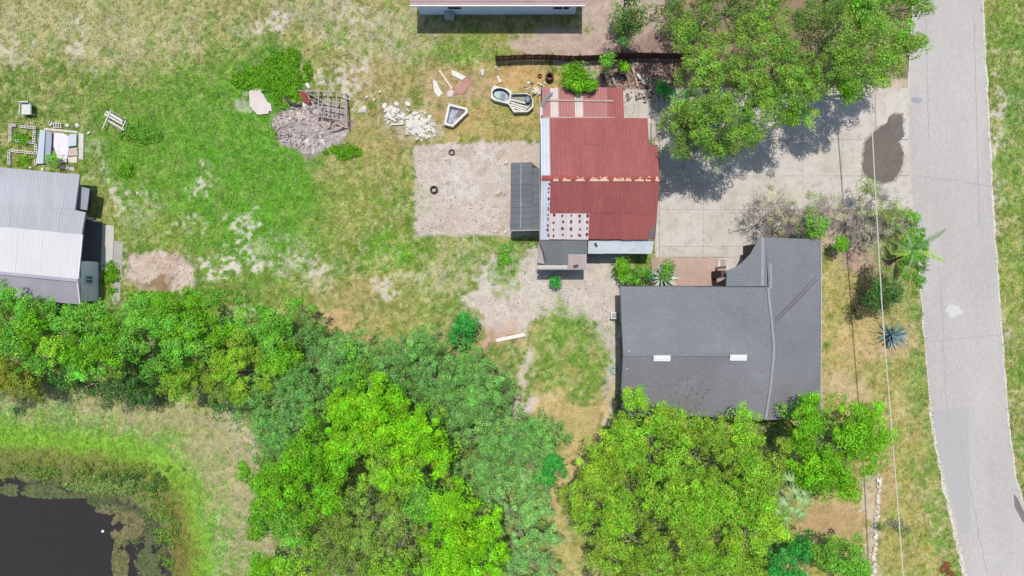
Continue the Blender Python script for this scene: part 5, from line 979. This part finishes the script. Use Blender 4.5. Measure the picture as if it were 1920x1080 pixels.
for (a, c) in (((598, 171), (596, 222)), ((615, 172), (616, 217)), ((632, 173), (630, 218)), ((648, 176), (647, 228)), ((574, 170), (634, 172)), ((634, 173), (650, 179)), ((600, 188), (648, 194)), ((598, 200), (646, 207)), ((600, 218), (648, 226)), ((594, 221), (598, 212)), ((650, 190), (651, 238)), ((606, 190), (600, 212)), ((609, 205), (606, 218)), ((622, 207), (628, 210))):
    b = MB(); b.beam(T(*a), T(*c, .75 + random.uniform(-.05, .05)), .085, .07); b.build('batten', timberg, fr)
for (a, c) in (((620, 246), (650, 234)), ((627, 230), (646, 236)), ((620, 228), (616, 240)), ((606, 222), (646, 230))): b = MB(); b.beam(T(*a, .45), T(*c, .5), .1, .08); b.build('batten', timber, fr)
for p in ((598, 171), (648, 176), (648, 226), (597, 220), (616, 217)): b = MB(); x, y, _ = T(*p); b.box((x, y, .36), (.1, .1, .76)); b.build('post', timberg, fr)
# white board, bench, chair
def bench():
    t = thing('wooden_bench', P(213, 230), 'white slatted bench tipped over in the grass left of the bright weeds', 'bench'); z = .35
    for (a, c, w_) in (((199, 209), (231, 228), .17), ((196, 214), (230, 233), .13), ((203, 226), (233, 244), .1), ((208, 208), (236, 224), .05), ((198, 224), (228, 246), .05)): b = MB(); b.beam(P(*a, z), P(*c, z), w_, .06); b.build('slat', white if w_ > .09 else timberg, t)
    for (a, c) in (((208, 206), (192, 242)), ((236, 226), (228, 244))): b = MB(); b.beam(P(*a, z + .06), P(*c, z + .06), .07, .06); b.build('rail', white, t)
    for p in ((205, 210), (194, 238), (235, 228), (229, 243)): b = MB(); x, y, _ = P(*p); b.box((x, y, .19), (.07, .07, .38)); b.build('leg', timberg, t)
bench()
ch = thing('plastic_chair', P(58, 208), 'white plastic chair lying in the grass above the garden beds', 'chair'); x, y, _ = P(58.5, 209)
b = MB(); b.box((x, y + .05, .38), (.56, .62, .05)); b.build('seat', white, ch); b = MB(); b.box((x, y + .4, .5), (.54, .06, .3)); b.build('backrest', white, ch)
for sx in (-1, 1): b = MB(); b.box((x + sx * .3, y + .05, .52), (.05, .6, .04)); b.build('armrest', mat('pale_blue_plastic', C(190, 214, 220), .5), ch)
for sx in (-1, 1):
    for sy in (-1, 1): b = MB(); b.box((x + sx * .24, y + .05 + sy * .26, .18), (.05, .05, .37)); b.build('leg', white, ch)
b = MB(); b.beam((*P(930.5, 638)[:2], .1), (*P(984, 627)[:2], .12), .26, .14); o = b.build('plank', mat('white_plank', C(244, 238, 224), .8, .04, 1), None, P(958, 632)); tag(o, 'long thick white plank lying on sandy ground right of the round bush', 'plank')
ch.scale = (1.3, 1.3, 1.3)
# loose panels near the rubble
for (nm, lb, pts, z, m) in (('board', 'pinkish brown plywood board lying near the tip of the long cream batten', [(850, 178), (870, 146), (890, 150), (868, 176)], .06, mat('pinkish_ply', C(190, 142, 130), .9, .12, 1.5)),
                           ('panel', 'white curved panel above the pinkish brown plywood board', [(846, 132), (854, 134), (874, 145), (866, 151), (848, 142)], .1, white),
                           ('panel', 'crumpled white panel left of the long cream batten', [(812, 150), (818, 152), (824, 166), (831, 176), (822, 183), (814, 172)], .08, white),
                           ('panel', 'small pale panel at the foot of the long cream batten', [(838, 174), (846, 166), (852, 172), (848, 182), (840, 182)], .09, mat('pale_pink_panel', C(222, 204, 194), .9, .06))):
    plate(nm, lb, nm, pts, z, z, m)
b = MB(); b.beam((*P(824, 133)[:2], .12), (*P(848, 168)[:2], .14), .13, .09); o = b.build('batten', mat('cream_batten', C(238, 218, 188), .8, .05), None, P(836, 150)); tag(o, 'long cream batten beside the pinkish brown board', 'batten')
# tubs
def tub(name, label, outer, inner, h, cols, inner_z=.25, rim=white):
    cx = sum(p[0] for p in outer) / len(outer); cy = sum(p[1] for p in outer) / len(outer); t = thing(name, P(cx, cy), label, 'tub'); n = len(outer)
    vs = [(*P(*p)[:2], h) for p in outer] + [(*P(*p)[:2], h) for p in inner] + [(*P(*p)[:2], 0) for p in outer]
    b = MB(); b.add(vs, [(i, n + i, n + (i + 1) % n, (i + 1) % n) for i in range(n)] + [(i, (i + 1) % n, 2 * n + (i + 1) % n, 2 * n + i) for i in range(n)]); b.build('rim', rim, t)
    k = .8; ic = P(sum(p[0] for p in inner) / n, sum(p[1] for p in inner) / n); low = [(ic[0] + (P(*p)[0] - ic[0]) * k, ic[1] + (P(*p)[1] - ic[1]) * k, inner_z) for p in inner]
    b = MB(); b.add([(*P(*p)[:2], h) for p in inner] + low, [(i, n + i, n + (i + 1) % n, (i + 1) % n) for i in range(n)] + [tuple(range(2 * n - 1, n - 1, -1))]); b.build('basin', cols, t); return t
slate = mat('slate_blue_lining', C(128, 132, 152), .6, .25, 2, .2, 8, spots=((C(206, 208, 218), 1.8, .52, .62, .7),)); teal = mat('dark_teal_lining', C(84, 108, 116), .4, .2, 2)
t = tub('garden_tub', 'five sided white rimmed tub filled with slate grey rubbish', [(842, 197), (877, 206), (878, 214), (850, 241), (833, 236)], [(845, 202), (873, 209), (873, 213), (849, 236), (838, 233)], .5, slate, .3)
b = MB(); b.slab([(*P(*p)[:2], .36) for p in ((860, 208), (871, 211), (866, 222), (856, 220))][::-1], .05); b.build('brown_board', mat('taupe_board', C(132, 122, 108), .8), t)
n = 16; oc = [(959 - 5 + 0 * k, 0) for k in range(1)]
def oval(cx, cy, rx, ry, rot, n=16): return [(cx + rx * math.cos(6.283 * k / n) * math.cos(R(rot)) - ry * math.sin(6.283 * k / n) * math.sin(R(rot)), cy + rx * math.cos(6.283 * k / n) * math.sin(R(rot)) + ry * math.sin(6.283 * k / n) * math.cos(R(rot))) for k in range(n)]
def outer_of(poly, ring, cx, cy):
    out = []
    for (x, y) in ring:
        a = math.atan2(y - cy, x - cx); best = None
        for (p, q) in zip(poly, poly[1:] + poly[:1]):
            dx, dy = math.cos(a), math.sin(a); ex, ey = q[0] - p[0], q[1] - p[1]; den = dx * ey - dy * ex
            if abs(den) < 1e-9: continue
            t = ((p[0] - cx) * ey - (p[1] - cy) * ex) / den; s = ((p[0] - cx) * dy - (p[1] - cy) * dx) / den
            if t > 0 and -.001 <= s <= 1.001: best = t if best is None else min(best, t)
        out.append((cx + math.cos(a) * (best or 10), cy + math.sin(a) * (best or 10)))
    return out
ring = oval(940, 181, 17, 11.5, 18); t = tub('garden_tub', 'left white tub with an oval teal and dark basin', outer_of([(923, 163), (960, 172), (957, 199), (920, 190)], ring, 940, 181), ring, .5, teal, .12)
b = MB(); b.slab([(*P(*p)[:2], .2) for p in ((927, 174), (938, 172), (936, 186), (930, 184), (926, 180))][::-1], .06); b.build('teal_cushion', mat('pale_teal_plastic', C(160, 196, 192), .5, .08), t)
b = MB(); b.slab([(*P(*p)[:2], .18) for p in ((940, 176), (948, 177), (946, 190), (938, 188))][::-1], .06); b.build('cushion', mat('slate_plastic', C(96, 116, 134), .5, .1), t)
ring = [(956, 183), (962, 180.5), (986, 180), (995, 184), (998, 192), (997, 203), (988, 211), (966, 210), (955.5, 198)]
t = tub('garden_tub', 'right eight sided white tub with stepped seats and a blue grey bucket', outer_of([(955, 180), (987, 178), (999, 186), (1000, 206), (986, 216), (962, 214), (953, 200)], ring, 976, 194), ring, .55, mat('grey_green_lining', C(150, 152, 140), .6, .15, 2), .15)
for k, (a, c) in enumerate((((957, 195), (990, 205)), ((957, 199), (987, 209)), ((960, 204), (982, 211)), ((957, 190), (985, 196)))): b = MB(); b.beam((*P(*a)[:2], .5 - .05 * (k == 3)), (*P(*c)[:2], .5 - .05 * (k == 3)), .1, .06); b.build('seat_ledge', white, t)
for k in range(4): b = MB(); b.beam((*P(961 + k * 6, 184)[:2], .3), (*P(960 + k * 6, 191)[:2], .3), .08, .05); b.build('slat', timberg, t)
b = MB(); x, y, _ = P(989, 190); b.lathe((x, y, .15), [(0, .42), (.14, .42), (.2, .38), (.22, 0)], 14, 1, 1.3); b.build('bucket', mat('blue_grey_bucket', C(98, 114, 130), .5, .08), t)
# tyres, fire rings, blocks
dk = mat('black_rubber', C(70, 60, 58), .8, .1, 3)
def tyre(px, py, r, label, cat='tyre', nm='tyre', hh=.25, m=dk):
    b = MB(); x, y, _ = P(px, py); prof = [(r * .6, 0), (r * .95, .02), (r, hh * .5), (r * .95, hh - .02), (r * .62, hh), (r * .58, hh * .7), (r * .58, .03)]; b.lathe((x, y, 0), prof, 18); o = b.build(nm, m, None, (x, y, 0), True); tag(o, label, cat)
tyre(1030, 147, .32, 'dark round barrel ring above the corner of the red roof', 'barrel', 'barrel', .6, mat('rusty_brown_iron', C(96, 66, 56), .8, .15, 3)); tyre(1012, 143, .16, 'small brown pot left of the dark barrel ring', 'pot', 'pot', .2, mat('rusty_brown_iron', C(96, 66, 56)))
tyre(814, 356, .3, 'dark fire ring standing alone on the bare sand pad', 'fire ring', 'fire_ring', .3); tyre(847, 286, .24, 'black tangled ring at the upper edge of the sand pad', 'tyre', 'tyre', .15)
rs = random.Random(77)
for (px, py, sz, lb) in ((905, 136, .55, 'pale block alone in the grass above the tubs'), (930, 128, .3, 'small white stone by the left end of the brown fence'), (935, 131, .35, 'white stone just right of the small one at the fence end'),
                         (578, 161, .65, 'white stone above the timber frame'), (680, 207, .7, 'largest white stone right of the burnt pile'), (655, 187, .3, 'white pebble nearest the timber frame'), (688, 182, .3, 'pale stone between frame and rubble'), (702, 188, .3, 'pale stone farther right between frame and rubble'),
                         (713, 173, .3, 'pale stone standing upright in the olive grass'), (934, 362, .5, 'pale block on the sand near the dark grey lean-to'), (930, 434, .45, 'white block at the lower right of the sand pad'), (948, 435, .35, 'pale block beside the lean-to foot'), (949, 305, .4, 'pale block at the upper corner of the lean-to'),
                         (128, 236, .4, 'pale stone right of the broken lattice crate'), (146, 236, .45, 'pale stone above the right corner of the scrap heap'), (168, 250, .35, 'lone pale stone right of the scrap heap'), (258, 362, .22, 'tiny white stone in the lawn beside the left house'), (82, 318, .3, 'pale stone at the eave of the left metal roof'), (58, 314, .3, 'pale stone below the lower garden bed')):
    o = stone('loose_stone', None, px, py, sz, rs); tag(o, lb, 'stone')
b = MB(); b.beam((*P(933, 144)[:2], .09), (*P(938, 156)[:2], .09), .17, .17); o = b.build('pipe_offcut', white, None, P(936, 150)); tag(o, 'short white pipe offcut above the left tub', 'pipe')
b = MB(); b.beam((*P(587, 272)[:2], .04), (*P(588, 290)[:2], .05), .07, .06); o = b.build('stick', white, None, P(588, 280)); tag(o, 'white stick in the grass below the ash pile', 'stick')
b = MB(); b.beam((*P(251, 156)[:2], .04), (*P(246, 165)[:2], .05), .07, .06); o = b.build('stick', timber, None, P(249, 160)); tag(o, 'short pale stick lying in the left lawn', 'stick')
jk = thing('junk_heap', P(1003, 172), 'small heap of pale junk between the right tub and the red roof corner', 'junk heap')
for k in range(34):
    px, py = 988 + rs.random() * 34, 154 + rs.random() * 26
    if k % 2: stone('stone', jk, px, py, rs.uniform(.2, .45), rs)
    else: b = MB(); a = rs.uniform(0, 3.14); L = rs.uniform(3, 10); b.beam(P(px, py, .06), P(px + math.cos(a) * L, py + math.sin(a) * L * .6, .12), rs.uniform(.03, .1), .05); b.build('offcut', (timberg, timber, walld, white)[k % 4], jk)
for k, (a, c, d, e, w_, m, lb) in enumerate(((1133, 136, 1144, 160, .2, timberg, 'grey pole leaning in the shade, left of the bright tiny bush'), (1148, 146, 1154, 160, .16, timberg, 'short grey pole right of the shaded pole'), (1186, 126, 1196, 163, .17, timber, 'longest pale beam leaning below the fence'), (1194, 138, 1210, 159, .2, white, 'white beam crossing next to the longest beam'), (1221, 142, 1217, 166, .1, timber, 'thin tan beam right of the white beam'), (1184, 120, 1187, 132, .25, timber, 'pale stump end of wood touching the fence'))):
    b = MB(); b.beam(P(a, c, .3), P(d, e, .12), w_, .12); o = b.build('beam', m, None, P(a, c)); tag(o, lb, 'beam')
lit = MB(); rs = random.Random(31)
for k in range(420):
    px, py = rs.uniform(1128, 1265), rs.uniform(100, 195); x, y, _ = P(px, py); a = rs.uniform(0, 3.14); L = rs.uniform(.08, .45); lit.mi = rs.randrange(5); lit.beam((x, y, rs.uniform(.02, .1)), (x + math.cos(a) * L, y + math.sin(a) * L, rs.uniform(.02, .16)), rs.uniform(.03, .14), .03)
o = lit.build('yard_litter', [debm[0], timberg, walld, debm[3], timber], None, P(1200, 150)); tag(o, 'dark litter of wood scraps and leaves between the fence and the patio', 'litter', kind='stuff')
lit = MB()
for k in range(700):
    px, py = rs.choice(((rs.gauss(1450, 40), rs.gauss(415, 20)), (rs.gauss(1630, 34), rs.gauss(450, 34)), (rs.gauss(1650, 50), rs.gauss(560, 40)))); x, y, _ = P(px, py)
    if nograss(np.array([x]), np.array([y]))[0] and py > 450: continue
    a = rs.uniform(0, 3.14); L = rs.uniform(.08, .4); lit.mi = rs.randrange(3); lit.beam((x, y, .06), (x + math.cos(a) * L, y + math.sin(a) * L, rs.uniform(.05, .14)), rs.uniform(.012, .04), .02)
o = lit.build('fallen_twigs', [timberg, timber, debm[0]], None, P(1500, 420)); tag(o, 'fallen twigs under the thinning shrubs above the house', 'twigs', kind='stuff')
# loose grit on sand and yards
gr = []; 
for (x0, y0, x1, y1, n) in ((780, 275, 950, 440, 420), (890, 480, 1150, 660, 420), (236, 474, 366, 548, 260), (500, 150, 720, 280, 200), (1100, 60, 1280, 200, 150), (1120, 560, 1158, 780, 160), (520, 560, 760, 640, 60), (170, 330, 560, 520, 160), (700, 120, 1000, 260, 220)):
    for k in range(n): gr.append((rs.uniform(x0, x1), rs.uniform(y0, y1)))
V = []; Cc = []
for (px, py) in gr:
    x, y, _ = P(px, py); r = rs.choice((.02, .03, .04, .055)); k0 = rs.uniform(0, 6.28); q = [(x + r * math.cos(k0 + k * 1.57) * rs.uniform(.6, 1.3), y + r * math.sin(k0 + k * 1.57) * rs.uniform(.6, 1.3), .012) for k in range(4)]; t = (x, y, .012 + r * .8)
    cc = rs.choice((C(232, 226, 214), C(226, 218, 204), C(200, 188, 172), C(140, 124, 110)))
    for k in range(4): V += [q[k], q[(k + 1) % 4], t]; Cc.append(cc)
o = np_mesh('loose_grit', np.array(V), 3, np.array(Cc), mat('grit', C(200, 190, 176)) if False else GRASS); tag(o, 'grit and pebbles scattered over the bare ground', 'grit', kind='stuff')
# stone edging on the lower right
ed = thing('stone_edging', P(1641, 960), 'broken row of pale stones running down the lower right verge', 'edging')
for k in range(70): t = k / 69; stone('stone', ed, 1648 - 12 * t + rs.uniform(-3, 3), 892 + 190 * t + rs.uniform(-4, 4), rs.uniform(.15, .42), rs)
for (px, py, lb) in ((180, 893, 'white scrap floating on the weed near the top of the pond'), (262, 916, 'white scrap floating at the upper right of the pond'), (327, 1024, 'white scrap on the brown mud right of the pond'), (193, 996, 'white scrap at the edge of the open water')):
    x, y, _ = P(px, py, -.6); z = float(ground_z(np.array([x]), np.array([y]))[0]); z = max(z, -.62); b = MB(); b.slab([(x - .1, y - .07, z + .07), (x + .09, y - .08, z + .08), (x + .11, y + .08, z + .06), (x - .07, y + .1, z + .07)], .08); o = b.build('floating_scrap', wv, None, (x, y, z)); tag(o, lb, 'scrap')
rf = leaves_from_clumps(np.array([[*P(1768, 1066)[:2], .2], [*P(1780, 1078)[:2], .2], [*P(1772, 1058)[:2], .2]]), np.array([.35, .4, .3]), np.tile(np.array(CL(120, 70, 50)), (3, 1)), 90, .16, .07, seed=3)
o = np_mesh('red_leaved_shrub', rf[0], 4, rf[1], LEAF, None, P(1770, 1068)); tag(o, 'small red leaved shrub on the verge at the bottom edge by the road', 'shrub')
print('leaf faces', FACES, 'grass', n)

# leaf litter and twigs lying on the shingle roof, near the trees
rg = np.random.default_rng(23); n = 420; X = rg.uniform(7.9, 17.3, n); Y = HY1 + np.abs(rg.normal(0, 1.3, n)) + .1; Y = np.minimum(Y, -4.9); Z = np.array([roofz(y) for y in Y]) + .035; V = np.empty((n, 4, 3)); a = rg.uniform(0, 6.28, n); l = rg.uniform(.03, .09, n)
for k in range(4): V[:, k] = np.stack([X + np.cos(a + k * 1.5708) * l * (1 if k % 2 else .45), Y + np.sin(a + k * 1.5708) * l * (1 if k % 2 else .45), Z + (.02 if k == 1 else 0)], -1)
cl = np.array([C(168, 150, 118), C(110, 84, 62), C(140, 130, 70), C(180, 172, 160)])[rg.integers(0, 4, n)]
o = np_mesh('fallen_leaves', V.reshape(-1, 3), 4, cl, GRASS); tag(o, 'fallen leaves lying on the lower shingle roof slope', 'leaves', kind='stuff')
crk = mat('tar_crack', C(170, 167, 164), .9, .05); rs = random.Random(88)
for (x0, y0, x1, y1) in ((1722, 330, 1880, 352), (1760, 500, 1778, 800), (1825, 20, 1836, 420), (1742, 640, 1880, 628), (1800, 820, 1850, 1080), (1735, 30, 1742, 260)):
    b = MB(); m_ = 26; pts = [(x0 + (x1 - x0) * k / m_ + rs.gauss(0, 1.3), y0 + (y1 - y0) * k / m_ + rs.gauss(0, 1.3)) for k in range(m_ + 1)]
    hv = abs(x1 - x0) > abs(y1 - y0); vs = []
    for p in pts: wq = rs.uniform(.25, .7); vs += [(*P(p[0] - (0 if hv else wq), p[1] - (wq if hv else 0))[:2], .0345), (*P(p[0] + (0 if hv else wq), p[1] + (wq if hv else 0))[:2], .0345)]
    b.add(vs, [(2 * k, 2 * k + 1, 2 * k + 3, 2 * k + 2) for k in range(m_)]); o = b.build('road_crack', crk, None, (0, 0, 0)); o['kind'] = 'structure'
